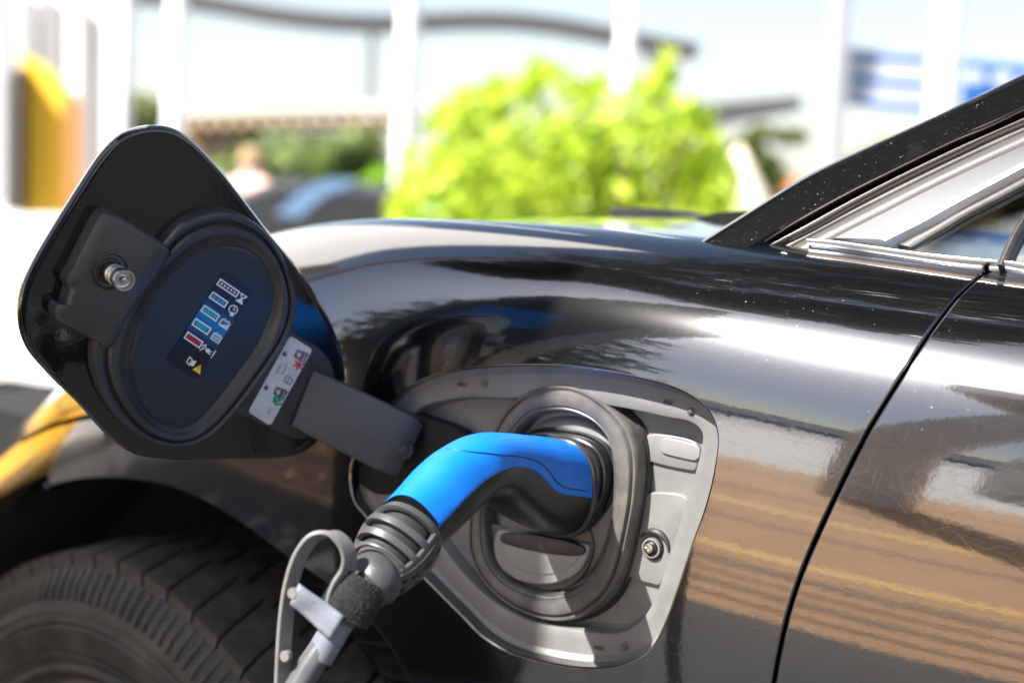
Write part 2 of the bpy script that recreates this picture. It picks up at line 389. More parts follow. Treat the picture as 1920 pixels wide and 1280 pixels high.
def panel(name, outer, holes, mat, parent, step=.006, hem=.0014, depth=.012, hemouter=None):
    loops = [densify(outer)]+[densify(h) for h in holes]
    allb = np.vstack(loops)
    x0, x1 = outer_b = (allb[:, 0].min(), allb[:, 0].max()); z0, z1 = allb[:, 1].min(), allb[:, 1].max()
    gx = np.arange(x0, x1, step)
    gq = np.concatenate([np.arange(z0, -.02, step), np.arange(max(z0, -.02), z1, .003)])
    g = np.array([(a+(.5*step if (k % 2) else 0), b) for k, b in enumerate(gq) for a in gx])
    ok = inside(loops[0], g)
    for h in loops[1:]: ok &= ~inside(h, g)
    g = g[ok]
    # keep clear of boundary
    keepm = np.ones(len(g), bool)
    for s in range(0, len(allb), 200):
        d = np.min(np.hypot(g[:, None, 0]-allb[None, s:s+200, 0], g[:, None, 1]-allb[None, s:s+200, 1]), axis=1); keepm &= d > .0018
    g = g[keepm]
    pts = np.vstack([allb, g]); E = []; b = 0
    for l in loops:
        n = len(l); E += [(b+i, b+(i+1) % n) for i in range(n)]; b += n
    r = delaunay_2d_cdt([Vector(p) for p in pts], E, [], 0, 1e-7)
    P2 = np.array([tuple(v) for v in r[0]]); tri = [tuple(f) for f in r[2]]
    cen = np.array([P2[list(t)].mean(0) for t in tri])
    ok = inside(loops[0], cen)
    for h in loops[1:]: ok &= ~inside(h, cen)
    tri = [t for t, k in zip(tri, ok) if k]
    V = [BP(*p) for p in P2]; N = [BN(*p) for p in P2]
    # orient
    a, bb, c = tri[len(tri)//2]
    if np.dot(np.cross(V[bb]-V[a], V[c]-V[a]), N[a]) < 0: tri = [t[::-1] for t in tri]
    # hems
    for li, l in enumerate(loops):
        n = len(l); Pw = np.array([BP(*p) for p in l]); Nw = np.array([BN(*p) for p in l])
        T = np.roll(Pw, -1, 0)-np.roll(Pw, 1, 0); T /= np.linalg.norm(T, axis=1)[:, None]+1e-12
        # smooth tangent
        o = np.cross(T, Nw); test = l + 0
        # outward-from-material: compare with polygon orientation
        area = .5*np.sum(l[:, 0]*np.roll(l[:, 1], -1)-np.roll(l[:, 0], -1)*l[:, 1])
        i = n//3; step_in = BP(*(l[i]+np.array([1e-3, 0])))-Pw[i]
        tx = np.roll(l, -1, 0)-np.roll(l, 1, 0); nn = np.stack([tx[:, 1], -tx[:, 0]], 1)*(1 if area > 0 else -1)   # outward of loop in xq
        nn /= np.linalg.norm(nn, axis=1)[:, None]+1e-12
        q = np.array([BP(*(a+b*.001)) for a, b in zip(l, nn)])-Pw; q /= np.linalg.norm(q, axis=1)[:, None]+1e-12
        if li > 0: q = -q
        rows = []; rn = []
        for a in (0, 30, 60, 90): 
            ra = radians(a); rows.append(Pw+q*hem*sin(ra)-Nw*hem*(1-cos(ra))); rn.append(Nw*cos(ra)+q*sin(ra))
        rows.append(Pw+q*hem-Nw*depth); rn.append(q)
        b = len(V); V += list(np.vstack(rows)); N += list(np.vstack(rn))
        for k in range(len(rows)-1):
            for j in range(n):
                j2 = (j+1) % n; f = (b+k*n+j, b+k*n+j2, b+(k+1)*n+j2, b+(k+1)*n+j)
                if k == 0 and j == 0: 
                    fn = np.cross(np.array(V[f[1]])-V[f[0]], np.array(V[f[3]])-V[f[0]]); flip = fn@N[f[0]] < 0
                tri.append(f[::-1] if flip else f)
    return part(name, V, tri, mat, parent, normals=N)

CAR = empty('parked_car', (.2, .9, 0), 'black metallic car seen close from its left flank, charging flap open, cable plugged in', 'car')
gap_px = [(1846, 511), (1822, 530), (1795, 556), (1765, 594), (1700, 690), (1655, 762), (1620, 822), (1588, 885), (1558, 948), (1525, 1020), (1500, 1082), (1478, 1150), (1462, 1215), (1450, 1280), (1442, 1340)]
gapl = crom([xq(x, y) for x, y in gap_px], 60, False)
g0 = gapl[0]; gtop = [(g0[0]+.016, QTOP)]
lip_px = [(655, 880), (668, 840), (690, 795), (722, 757), (768, 721), (830, 697), (900, 686), (1000, 682), (1060, 684), (1130, 692), (1200, 706), (1260, 722), (1305, 745), (1335, 775), (1348, 815), (1342, 880), (1325, 950), (1300, 1020), (1275, 1095), (1250, 1165), (1225, 1213), (1192, 1240), (1150, 1252), (1090, 1254), (1020, 1243), (950, 1222), (905, 1195), (860, 1150), (800, 1090), (740, 1030), (690, 975), (661, 935)]
lip = crom([xq(x, y) for x, y in lip_px], 260)
arch_px = [(790, 1310), (760, 1255), (725, 1200), (690, 1158), (620, 1095), (540, 1040), (450, 975), (350, 920), (240, 895), (150, 896), (95, 908)]
archl = crom([xq(x, y) for x, y in arch_px], 80, False)
seam = [xq(95, 908), xq(62, 868), xq(30, 832), xq(4, 803)]
seaml = crom(seam+[(seam[-1][0]-.12, seam[-1][1]+.02), (-.94, seam[-1][1]+.03)], 30, False)
gp = [tuple(p-np.array([.0022, 0])) for p in gapl]
ar = archl[0]
outer = [(g0[0]+.012, QTOP)]+gp+[(gp[-1][0]-.045, -.55), (ar[0]+.06, -.55)]+[tuple(p) for p in archl]+[tuple(p) for p in seaml[1:]]+[(-.94, QTOP)]
FENDER = panel('front_wing', outer, [lip[::-1]], PAINT, CAR)
dg = [tuple(p+np.array([.0022, 0])) for p in gapl]
panel('front_door', [(dg[0][0]+.03, QTOP)]+[(dg[0][0]+.016, dg[0][1]+.012)]+dg+[(dg[-1][0]-.045, -.55), (1.15, -.55), (1.15, QTOP)], [], PAINT, CAR)
arb = crom([xq(95, 908), xq(50, 930), xq(0, 965), (xq(0, 965)[0]-.08, xq(0, 965)[1]-.08), (xq(0, 965)[0]-.12, -.5)], 30, False)
sl = [tuple(p-np.array([.003, .003])) for p in seaml]
arb = [tuple(p-np.array([.004, .0])) for p in arb]
panel('front_bumper', sl+[(-.94, -.5)]+arb[::-1], [], PAINT, CAR)
# dark structure behind the gaps
V, Fc = loft([[BP(x, q)-BN(x, q)*.03 for q in np.linspace(-.55, .15, 60)] for x in np.linspace(gapl[:, 0].min()-.05, gapl[:, 0].max()+.06, 24)], False)
part('door_seal', V, Fc, RUB, CAR)

# ---------------------------------------------------------------- charging port recess
LP = np.array([BP(*p) for p in lip]); c0 = LP.mean(0)
_, _, vt = np.linalg.svd(LP-c0); nP = vt[2]; nP = -nP if nP[1] > 0 else nP
print('port plane normal', nP)
nP = np.array([nP[0]*.3, nP[1], nP[2]]); nP /= np.linalg.norm(nP)
RP = Plane(c0-nP*.002, nP)
cc = RP.uv(RP.hit(1030, 950))
PORT = 'charging_port'
port = bpy.data.objects.new(PORT, None); link(port, CAR); port.empty_display_size = .05
g, rl = RP.polar(lip_px, cc, 0, 240)
lw = []
LQ = np.array([RP.uv(p) for p in LP])-cc; la = np.arctan2(LQ[:, 1], LQ[:, 0]); lr = np.hypot(LQ[:, 0], LQ[:, 1]); lww = (LP-RP.o)@RP.n; o_ = np.argsort(la)
rl = np.interp(g, np.concatenate([la[o_]-2*pi, la[o_], la[o_]+2*pi]), np.tile(lr[o_], 3)); lw = np.interp(g, np.concatenate([la[o_]-2*pi, la[o_], la[o_]+2*pi]), np.tile(lww[o_], 3))
W1, W2 = -.010, -.023
in_px = [(770, 830), (778, 775), (850, 748), (955, 747), (1060, 750), (1163, 764), (1245, 781), (1300, 794), (1316, 812), (1312, 850), (1289, 931), (1255, 1038), (1225, 1125), (1200, 1163), (1160, 1185), (1080, 1180), (1000, 1165), (930, 1130), (870, 1075), (820, 1010), (775, 950), (752, 890)]
_, ri = RP.polar(in_px, cc, W1, 240)
wt = np.minimum(lw-.007, W1+.006)
rows = [RP.ring(cc, g, rl+.003, lw-.009), RP.ring(cc, g, rl-.0012, lw-.0085), RP.ring(cc, g, rl-.0022, wt*.5+W1*.5), RP.ring(cc, g, rl*.72+ri*.28, W1+.0002), RP.ring(cc, g, rl*.70+ri*.30, W1-.0004), RP.ring(cc, g, rl*.3+ri*.7, W1),
        RP.ring(cc, g, ri+.0012, W1), RP.ring(cc, g, ri+.0004, W1-.0004), RP.ring(cc, g, ri, W1-.0014), RP.ring(cc, g, ri-.0008, W2+.002), RP.ring(cc, g, ri-.003, W2)]
rin = ri*.35
rows.append(RP.ring(cc, g, rin, W2))
V, Fc = loft(rows, True, False, True)
fix(part('port_frame', V, Fc, GREY, port))
V, Fc = loft([RP.ring(cc, g, rl+.012, lw-.02), RP.ring(cc, g, rl-.0005, lw-.0088), RP.ring(cc, g, rl-.0016, lw-.0072), RP.ring(cc, g, rl+.0025, lw-.006)], True)
fix(part('rubber_edge', V, Fc, RUB, port))
# seal ring
rc = RP.uv(RP.hit(1032, 945))
ro_px = [(921, 805), (940, 771), (979, 737), (1027, 722), (1066, 723), (1115, 747), (1153, 780), (1178, 812), (1189, 854), (1187, 931), (1173, 1009), (1158, 1072), (1134, 1122), (1090, 1157), (1037, 1168), (979, 1154), (931, 1125), (892, 1081), (874, 1038), (872, 995), (880, 925), (898, 854)]
ri_px = [(964, 810), (989, 784), (1027, 773), (1066, 775), (1105, 792), (1131, 820), (1142, 854), (1144, 931), (1136, 1000), (1112, 1065), (1076, 1103), (1027, 1117), (979, 1104), (940, 1083), (915, 1048), (906, 1000), (908, 945), (928, 870)]
_, a_ = RP.polar(ro_px, rc, -.006, 200); g2, b_ = RP.polar(ri_px, rc, -.008, 200)
def rr(t, w): return RP.ring(rc, g2, a_*(1-t)+b_*t, w-(.0025 if w > -.012 else 0))
prof = [(-.03, -.024), (-.02, -.014), (.0, -.0095), (.04, -.0070), (.09, -.0062), (.15, -.0064), (.19, -.0078), (.22, -.0080), (.25, -.0064), (.30, -.0054), (.45, -.0050), (.62, -.0054), (.76, -.0062), (.80, -.0074), (.84, -.0076), (.88, -.0072), (.94, -.0078), (1.0, -.0105), (1.05, -.016), (1.06, -.0235)]
V, Fc = loft([rr(t, w) for t, w in prof], True); fix(part('seal_ring', V, Fc, GREYD, port))
V, Fc = loft([rr(t, w) for t, w in [(-.16, -.0228), (-.14, -.0212), (-.09, -.0195), (-.05, -.0190), (-.03, -.0205)]], True); fix(part('ring_gasket', V, Fc, RUB, port))
# inner floor of the ring
V, Fc = loft([RP.ring(rc, g2, b_*.93, -.0222), RP.ring(rc, g2, b_*.9, -.0195), RP.ring(rc, g2, b_*.86, -.0185), RP.ring(rc, g2, b_*.2, -.0185)], True, False, True); fix(part('inlet_plate', V, Fc, GREY, port))
# black lining with dust inside lower ring
d_px = [(905, 985), (1000, 1000), (1098, 985), (1112, 1020), (1104, 1060), (1078, 1092), (1036, 1106), (990, 1100), (945, 1078), (918, 1045)]
V, Fc = prism(RP.loop(d_px, -.0165, 90), RP.n, .006, .0008); fix(part('cap_surround', V, Fc, GREYD, port))
CAPM = plastic('light_grey_cap', (.23, .23, .225), .30, .1, 45, 900, .2, .0002)  # cap grey lightened to stand in for its gloss in the sun
cap_px = [(933, 994), (960, 996), (1080, 1017), (1103, 1022), (1102, 1040), (1085, 1070), (1050, 1090), (1005, 1095), (962, 1083), (934, 1058), (925, 1025)]
V, Fc = prism(RP.loop(cap_px, -.0115, 90), RP.n, .008, .0012); fix(part('dc_cap', V, Fc, CAPM, port))
cap2 = [(945, 1012), (970, 1014), (1060, 1030), (1085, 1036), (1080, 1052), (1055, 1070), (1015, 1077), (975, 1068), (948, 1048), (940, 1026)]
L_ = RP.loop(cap2, -.0108, 90)
V, Fc = prism(L_, RP.n, .003, .0006); fix(part('cap_pull', V, Fc, CAPM, port))
bar = RP.L([(940, 1001), (1095, 1027), (1092, 1040), (937, 1013)], -.0095)
V, Fc = prism(crom(bar, 60), RP.n, .005, .0009); fix(part('cap_hinge', V, Fc, RUB, port))
# inlet sleeve and flange
fl_px = [(1008, 813), (1050, 817), (1090, 826), (1118, 845), (1131, 875), (1132, 905), (1121, 948), (1094, 980), (1054, 995), (1010, 992), (978, 975), (957, 940), (951, 895), (961, 850), (982, 822)]
fc = RP.uv(RP.hit(1042, 905)); g3, f_ = RP.polar(fl_px, fc, -.008, 120)
def fr(s, w): return RP.ring(fc, g3, f_*s, w)
V, Fc = loft([fr(1.04, -.0195), fr(1.04, -.012), fr(1.02, -.0085), fr(.985, -.0078), (fr(.97, -.0085)), fr(.965, -.0105), fr(.95, -.0105), fr(.945, -.006), fr(.93, -.0045), fr(.91, -.004), fr(.89, -.005), fr(.86, -.012), fr(.6, -.018)], True, False, True)
fix(part('inlet_sleeve', V, Fc, simple('gloss_black_plastic', (.02, .02, .022), .22), port))
V, Fc = loft([fr(1.10, -.019), fr(1.10, -.0165), fr(1.07, -.0155), fr(1.05, -.017)], True); fix(part('sleeve_gasket', V, Fc, RUB, port))
# raised pads on the right
def pad(name, pts, w, h, mat=GREY, bev=.0012, smooth=True, n=90):
    V, Fc = prism(RP.loop(pts, w, n, smooth), RP.n, h, bev); return fix(part(name, V, Fc, mat, port))
pad('raised_pad', [(1203, 826), (1212, 816), (1230, 813), (1308, 833), (1303, 882), (1290, 882), (1225, 868), (1207, 860), (1199, 845)], W2+.0022, .004)
pad('white_marker', rrect((1274, 842), (38, 9), (-2.4, 15), 13), W2+.0036, .002, simple('pale_marker_plastic', (.19, .19, .187), .5), .0006)
pad('raised_pad', [(1204, 935), (1212, 926), (1228, 922), (1290, 936), (1262, 1030), (1236, 1097), (1222, 1095), (1182, 1083), (1173, 1072), (1172, 1050), (1190, 985)], W2+.003, .005)
def disc(pl, px, py, w, r, n=28, dx=0, dy=0):
    c = pl.uv(pl.hit(px, py, w)); return np.array([pl.at(c[0]+dx+r*cos(a), c[1]+dy+r*sin(a), w) for a in np.linspace(0, 2*pi, n, endpoint=False)])
def lathe(pl, px, py, prof, w0, n=28):
    return loft([disc(pl, px, py, w0, r, n)+pl.n*w for r, w in prof], True, False, True)
V, Fc = lathe(RP, 1224, 1026, [(.0075, 0), (.0070, .0008), (.0055, .0006), (.0052, -.001), (.0042, -.001), (.0040, .003), (.0032, .0034), (.0022, .003), (.0018, .0005)], W2+.003); fix(part('latch_socket', V, Fc, BLK, port))
V, Fc = lathe(RP, 1224, 1026, [(.0060, .0005), (.0058, .0026), (.0048, .0028), (.0046, .0006)], W2+.003); V = np.array(V); fix(part('latch_collar', V, Fc[:-1], GREY, port))
V, Fc = lathe(RP, 1222, 1025, [(.0030, .002), (.0029, .0045), (.0018, .0048), (.0012, .0036)], W2+.003); fix(part('latch_screw', V, Fc, STEEL, port))
arc = [RP.at(*(RP.uv(RP.hit(1226, 1026, W2+.003))+np.array([.0098*cos(a), .0098*sin(a)])), W2+.0036) for a in np.linspace(radians(-5), radians(150), 20)]
V, Fc = tube(arc, [.0004+.0016*sin(pi*min(1, i/19)) for i in range(20)], 8); fix(part('latch_lip', V, Fc, RUB, port))
for (px, py) in [(1252, 753), (866, 720), (1122, 1213)]:
    V, Fc = prism(np.array(RP.L(rrect((px, py), (11, 2), (-1, 5.5), 4), W1+.0006)), RP.n, .002, .0004); fix(part('slot_edge', V, Fc, GREY, port))
    V, Fc = prism(np.array(RP.L(rrect((px, py+.5), (8.5, 1.6), (-.8, 3.6), 3), W1+.0008)), RP.n, .001, .0001); fix(part('drain_slot', V, Fc, RUB, port))
for (px, py) in [(1296, 771), (909, 719), (1171, 1211)]:
    V, Fc = lathe(RP, px, py, [(.0024, 0), (.0023, .0006), (.0014, .0008), (.0013, .0016), (.0007, .0018)], W1, 20); fix(part('locating_pin', V, Fc, GREYD, port))
# raised dark plate stands in for the shadowed slot behind the hinge
V, Fc = prism(RP.loop([(745, 770), (795, 783), (872, 818), (850, 850), (790, 905), (745, 925), (700, 925), (668, 900), (680, 850)], W1+.0012, 80), RP.n, .01, .002); fix(part('hinge_shade_plate', V, Fc, DARK, port))

# ---------------------------------------------------------------- open flap
a_f = radians(112); te = radians(-10)
nF = np.array([sin(a_f)*cos(te), cos(a_f)*cos(te), sin(te)])
FP = Plane(at(340, 560, .98), nF)
flap = bpy.data.objects.new('charging_flap', None); link(flap, CAR); flap.empty_display_size = .05
def fpart(name, vf, mat, **k): return fix(part(name, vf[0], vf[1], mat, flap, **k))
fo_px = [(290, 236), (325, 241), (360, 263), (400, 303), (450, 365), (500, 430), (550, 492), (590, 550), (620, 605), (640, 660), (646, 715), (636, 760), (606, 815), (572, 845), (530, 857), (470, 860), (400, 860), (320, 860), (250, 850), (200, 815), (150, 760), (90, 700), (50, 650), (36, 600), (40, 550), (60, 500), (100, 430), (150, 350), (190, 290), (225, 254), (258, 240)]
fi_px = [(290, 244), (322, 249), (355, 270), (395, 309), (445, 371), (495, 436), (545, 498), (584, 556), (613, 609), (633, 662), (639, 714), (629, 757), (600, 810), (568, 839), (528, 851), (470, 854), (400, 854), (322, 854), (256, 844), (207, 810), (158, 756), (99, 696), (61, 647), (48, 600), (52, 553), (72, 504), (112, 434), (161, 355), (200, 296), (233, 260), (263, 247)]
Lo = FP.loop(fo_px, -.003, 160); Li = FP.loop(fi_px, 0, 160)
cF = Li.mean(0)
def tow(L, k, w): return cF+(L-cF)*k+nF*w
rows = [tow(Li, .0+.55, -.0), tow(Li, .985, 0), Li, Li*.45+Lo*.55+nF*.0012, Lo, Lo-nF*.003, tow(Lo, .99, -.006), tow(Lo, .93, -.009), tow(Lo, .6, -.012), tow(Lo, .2, -.013)]
fpart('flap_skin', loft(rows, True, True, True), PAINT2)
so_px = [(306, 457), (339, 421), (383, 400), (427, 396), (465, 409), (503, 439), (532, 484), (551, 539), (556, 583), (541, 632), (492, 706), (443, 771), (394, 820), (350, 837), (306, 836), (262, 818), (219, 780), (191, 736), (176, 681), (180, 637), (198, 596), (232, 545), (273, 492)]
si_px = [(297, 537), (339, 495), (383, 468), (432, 460), (470, 471), (502, 508), (513, 561), (492, 627), (437, 709), (394, 763), (361, 794), (328, 801), (290, 785), (259, 741), (245, 692), (253, 637), (270, 585)]
sc = FP.uv(FP.hit(370, 620)); g4, so = FP.polar(so_px, sc, .008, 160); _, si = FP.polar(si_px, sc, .006, 160)
def sr(t, w): return FP.ring(sc, g4, so*(1-t)+si*t, w)
prof = [(-.02, 0), (-.01, .006), (.04, .0085), (.10, .0092), (.22, .0088), (.27, .0080), (.30, .0062), (.33, .0062), (.36, .0085), (.44, .0100), (.55, .0101), (.66, .0094), (.72, .0082), (.80, .0072), (.90, .0064), (.96, .0060), (.99, .0054), (1.02, .0054), (1.05, .0062), (1.12, .0064)]
fpart('flap_seal', loft([sr(t, w) for t, w in prof], True), FLAPP)
fpart('inner_pad', loft([FP.ring(sc, g4, so*(-.12)+si*1.12-.0008, .0060), FP.ring(sc, g4, si*.97, .0066), FP.ring(sc, g4, si*.4, .0068)], True, False, True), PAD)
lb_px = [(197, 399), (206, 399), (222, 404), (262, 428), (306, 456), (318, 470), (300, 510), (262, 560), (230, 610), (212, 648), (196, 655), (186, 642), (166, 634), (138, 618), (113, 604), (105, 594), (104, 582), (108, 572), (113, 570), (121, 574), (126, 560), (131, 541), (125, 529), (140, 498), (165, 448), (188, 406)]
lb = FP.L(lb_px, .011); lbc = lb.mean(0)
# block with a soft bevelled left shoulder
def ins(loop, d, n):
    loop = np.asarray(loop); T = np.roll(loop, -1, 0)-np.roll(loop, 1, 0); T /= np.linalg.norm(T, axis=1)[:, None]+1e-12
    o = np.cross(T, n); s = 1 if np.mean(np.sum(o*(loop-loop.mean(0)), 1)) > 0 else -1
    return loop-o*s*d
lbt = crom(FP.L([(214, 412), (219, 411), (226, 413), (262, 436), (304, 462), (312, 474), (295, 512), (258, 560), (228, 606), (208, 640), (196, 648), (186, 638), (170, 630), (150, 618), (134, 606), (130, 598), (128, 590), (130, 580), (133, 572), (137, 562), (142, 548), (150, 530), (158, 512), (172, 484), (190, 450), (205, 422)], .013), 160)
lbo = crom(lb, 160)
fpart('latch_block', loft([lbo-nF*.0135, lbo-nF*.0012, lbo-nF*.0002, lbo*.55+lbt*.45+nF*.0006, lbt, ins(lbt, .0012, nF)+nF*.0004], True, False, True), FLAPP)
# latch pin
def flathe(px, py, prof, w0, n=36): return loft([disc(FP, px, py, w0, r, n)+nF*w for r, w in prof], True, False, True)
fpart('pin_collar', flathe(206, 508, [(.0112, -.0008), (.0110, .0003), (.0098, .0006), (.0088, -.0004), (.0078, -.0015), (.0072, .0014), (.0066, .0014), (.006, -.001)], .0135), RUB)
fpart('latch_pin', flathe(206, 508, [(.0056, -.002), (.0056, .0065), (.0047, .0072), (.0043, .0078), (.0043, .0098), (.0058, .0104), (.0059, .0115), (.0051, .0122), (.0049, .0145), (.0059, .0155), (.0063, .0165), (.0063, .0200), (.0059, .0212), (.0050, .0212), (.0047, .0180), (.0036, .0176), (.0019, .0180), (.0014, .0203), (.0004, .0206)], .0135), [STEEL])
# hinge base plate on the flap and hinge arm
bp_px = [(541, 621), (570, 636), (603, 656), (622, 684), (628, 716), (620, 752), (600, 800), (572, 822), (546, 820), (500, 800), (462, 783), (437, 772), (480, 712), (520, 655)]
fpart('hinge_base', prism(FP.loop(bp_px, .004, 90), nF, .006, .001), FLAPP)
# arm: curved plate from the flap into the recess
edgeA = [(589, 693, .0), (640, 716, .2), (700, 745, .45), (750, 768, .72), (782, 784, .9), (794, 799, 1.0)]
edgeB = [(547, 799, .0), (600, 828, .2), (650, 853, .45), (700, 878, .72), (728, 890, .9), (745, 894, 1.0)]
def zarm(t, px, py):
    p = FP.hit(589, 740, .009); z0_ = (p-CAM)@FW; q = RP.hit(770, 845, .004); z1_ = (q-CAM)@FW
    return z0_+(z1_-z0_)*t+.0*t
zA0 = [at(px, py, zarm(t, px, py)) for px, py, t in edgeA]; zB0 = [at(px, py, zarm(t, px, py)) for px, py, t in edgeB]
A = crom(zA0, 30, False); B = crom(zB0, 30, False)
rowsA = []
for a, b, i in zip(A, B, range(30)):
    t = i/29
    T = (A[min(i+1, 29)]-A[max(i-1, 0)]); T /= np.linalg.norm(T); Wd = (b-a); L = np.linalg.norm(Wd); Wd /= L
    n = np.cross(T, Wd); n /= np.linalg.norm(n)
    if n@FW > 0: n = -n
    th_ = .009; r = .002; cr_ = []
    for (s, w) in [(0, -th_), (0, -r), (.0004, -r*.45), (.0009, -.0002), (.003, .0001), (L/2, .0006), (L-.003, .0001), (L-.0009, -.0002), (L-.0004, -r*.45), (L, -r), (L, -th_)]:
        cr_.append(a+Wd*s+n*w-n*.004*max(0, (t-.8)/.2)**2)
    rowsA.append(cr_)
fpart('hinge_arm', loft(rowsA, True, True, True), ARM)
AP = Plane(at(757, 843, zarm(.9, 0, 0)), np.cross(A[26]-A[22], B[25]-A[25])*(1 if np.cross(A[26]-A[22], B[25]-A[25])@FW < 0 else -1))
for (px, py, r) in [(757, 843, .0062)]:
    V, Fc = loft([disc(AP, px, py, -.003, r*k, 28)+AP.n*w for k, w in [(1, -.001), (1, .0022), (.85, .0026), (.8, .0016), (.55, .0012), (.5, .0024), (.3, .0026)]], True, False, True)
    fpart('hinge_bolt', (V, Fc), RUB)

# printed label with charging symbols
class Flat:
    def __init__(s, pl, w, mp): s.pl, s.w, s.mp, s.V, s.F, s.I, s.M, s.k = pl, w, mp, [], [], [], [], 0
    def mat(s, m):
        if m not in s.M: s.M.append(m)
        return s.M.index(m)
    def poly(s, pts, m, lift=None):
        s.k += 1; w = s.w+(s.k*.000004 if lift is None else lift)
        b = len(s.V); s.V += [s.pl.hit(*s.mp(*p), w) for p in pts]; s.F.append(tuple(range(b, b+len(pts)))); s.I.append(s.mat(m))
    def line(s, pts, wd, m, closed=False):
        pts = [np.array(p, float) for p in pts]; n = len(pts)
        for i in range(n if closed else n-1):
            a, b = pts[i], pts[(i+1) % n]; d = (b-a)*s.asp; L = np.linalg.norm(d)
            if L < 1e-9: continue
            d /= L; nn = np.array([-d[1], d[0]])/s.asp*wd/2; e = d/s.asp*wd*.4
            s.poly([a-nn-e, b-nn+e, b+nn+e, a+nn-e], m)
    def rect(s, a0, a1, b0, b1, m): s.poly([(a0, b0), (a1, b0), (a1, b1), (a0, b1)], m)
    def circ(s, c, r, m, n=14): s.poly([(c[0]+r*cos(t)/s.asp[0], c[1]+r*sin(t)/s.asp[1]) for t in np.linspace(0, 2*pi, n, endpoint=False)], m)
    def build(s, name, parent):
        me = mesh(name, s.V, s.F, s.M, parent, smooth=False, mi=s.I); keep(me)
        # face the reader
        import bmesh
        bm = bmesh.new(); bm.from_mesh(me.data)
        for f in bm.faces:
            if f.normal.dot(Vector(s.pl.n)) < 0: f.normal_flip()
        bm.to_mesh(me.data); bm.free(); return me
def inkm(name, c, r=.35): return simple('ink_'+name, c, r)
IW, IK, IT, IR, IY, IB2, ILB = inkm('white', (.75, .77, .8)), inkm('black', (.006, .006, .007), .3), inkm('teal', (.0, .48, .42)), inkm('red', (.55, .02, .03)), inkm('yellow', (.85, .7, .02)), inkm('blue', (.01, .13, .42), .3), inkm('light_blue', (.03, .30, .62))
lab = Flat(FP, .0071, lambda a, b: (421+46*a-101*b, 513+31*a+153*b)); lab.asp = np.array([55., 183.])
gm = Mat('label_print'); 
lab.rect(-.05, 1.17, -.03, 1.06, IK)
for k in range(9):
    f = [.12, .35, .7, 1, 1, .9, .7, .4, .15][k]; lab.rect(-.03, 1.15, .30+.045*k, .30+.045*(k+1), simple('ink_blue_shade', (.006+.004*f, .01+.15*f, .02+.42*f), .3))
def batt(a, b, wa, wb, fill, segs):
    pts = [(a-wa/2, b-wb/2), (a+wa/2, b-wb/2), (a+wa/2, b+wb/2), (a-wa/2, b+wb/2)]
    lab.line(pts, 2.6, IW, True)
    k = segs
    for i in range(k):
        w = wa*.84/k; x = a-wa*.42+w*(i+.5)
        if fill is IW: lab.circ((x, b), 2.1, fill)
        else: lab.rect(x-w*.40, x+w*.40, b-wb*.26, b+wb*.26, fill)
batt(.37, .101, .76, .062, IW, 5); batt(.32, .255, .60, .064, ILB, 3); batt(.33, .417, .60, .066, IT, 4); batt(.336, .579, .60, .070, IT, 1); batt(.36, .738, .60, .068, IR, 4)
def P_(pts, c, s): return [(c[0]+x*s/55., c[1]+y*s/183.) for x, y in pts]
lab.line(P_([(-.8, -1), (.8, -1), (-.8, 1), (.8, 1)], (.948, .115), 8), 2.2, IW, True); lab.poly(P_([(-.6, 1), (.6, 1), (0, .1)], (.948, .115), 8), IW)
lab.line(P_([(cos(t)*1, sin(t)*1) for t in np.linspace(0, 2*pi, 14, endpoint=False)], (.916, .255), 8), 2, IW, True); lab.line(P_([(0, -.7), (0, 0), (.5, 0)], (.916, .255), 8), 1.6, IW); lab.poly(P_([(-.1, .7), (.9, .7), (.9, 1.5), (.3, 1.9), (-.1, 1.5)], (.916, .255), 7), IW)
for c, kind in (((.934, .425), 0), ((.966, .589), 1)):
    lab.line(P_([(-1, -.6), (-.7, -.6), (-.6, -.9), (-.3, -.9), (-.2, -.6), (.2, -.6), (.3, -.9), (.6, -.9), (.7, -.6), (1, -.6), (1, .8), (-1, .8)], c, 8.5), 2, IW, True)
    if kind == 0:
        for i, h in enumerate((.3, .5, .7, 1.0)): lab.poly(P_([(-.8+.42*i, .8), (-.48+.42*i, .8), (-.48+.42*i, .8-h), (-.8+.42*i, .8-h)], c, 8.5), IW)
    else:
        for i in range(4): lab.line(P_([(-.6+.4*i, -.5), (-.6+.4*i, .7)], c, 8.5), 1.1, IW)
        lab.line(P_([(-.9, .1), (.9, .1)], c, 8.5), 1.1, IW)
c = (.964, .748); lab.circ(c, 4.2, IW); lab.line(P_([(-1.6, .9), (-1.2, .2), (-1.6, -.4), (-1.1, -.9), (-.7, 0), (0, 0), (.9, -.3)], c, 8), 2, IW); lab.line(P_([(.3, .4), (.9, .4)], c, 8), 2, IW)
lab.line(P_([(1.5, -1), (1.5, .4)], c, 8), 2.2, IW); lab.circ((c[0]+1.5*8/55, c[1]+.85*8/183), 1.3, IW)
c = (.706, .935); lab.line(P_([(-1, -.8), (-.1, -.5), (-.1, 1), (-1, .7)], c, 7.5), 1.8, IW, True); lab.poly(P_([(.1, -.5), (1, -.8), (1, .7), (.1, 1)], c, 7.5), IW)
c = (1.03, .955); lab.poly(P_([(0, -1.1), (1.1, .9), (-1.1, .9)], c, 7.8), IY); lab.line(P_([(0, -.4), (0, .25)], c, 7.8), 1.5, IK); lab.circ((c[0], c[1]+.6*7.8/183), .9, IK)
lab.build('symbol_label', flap)
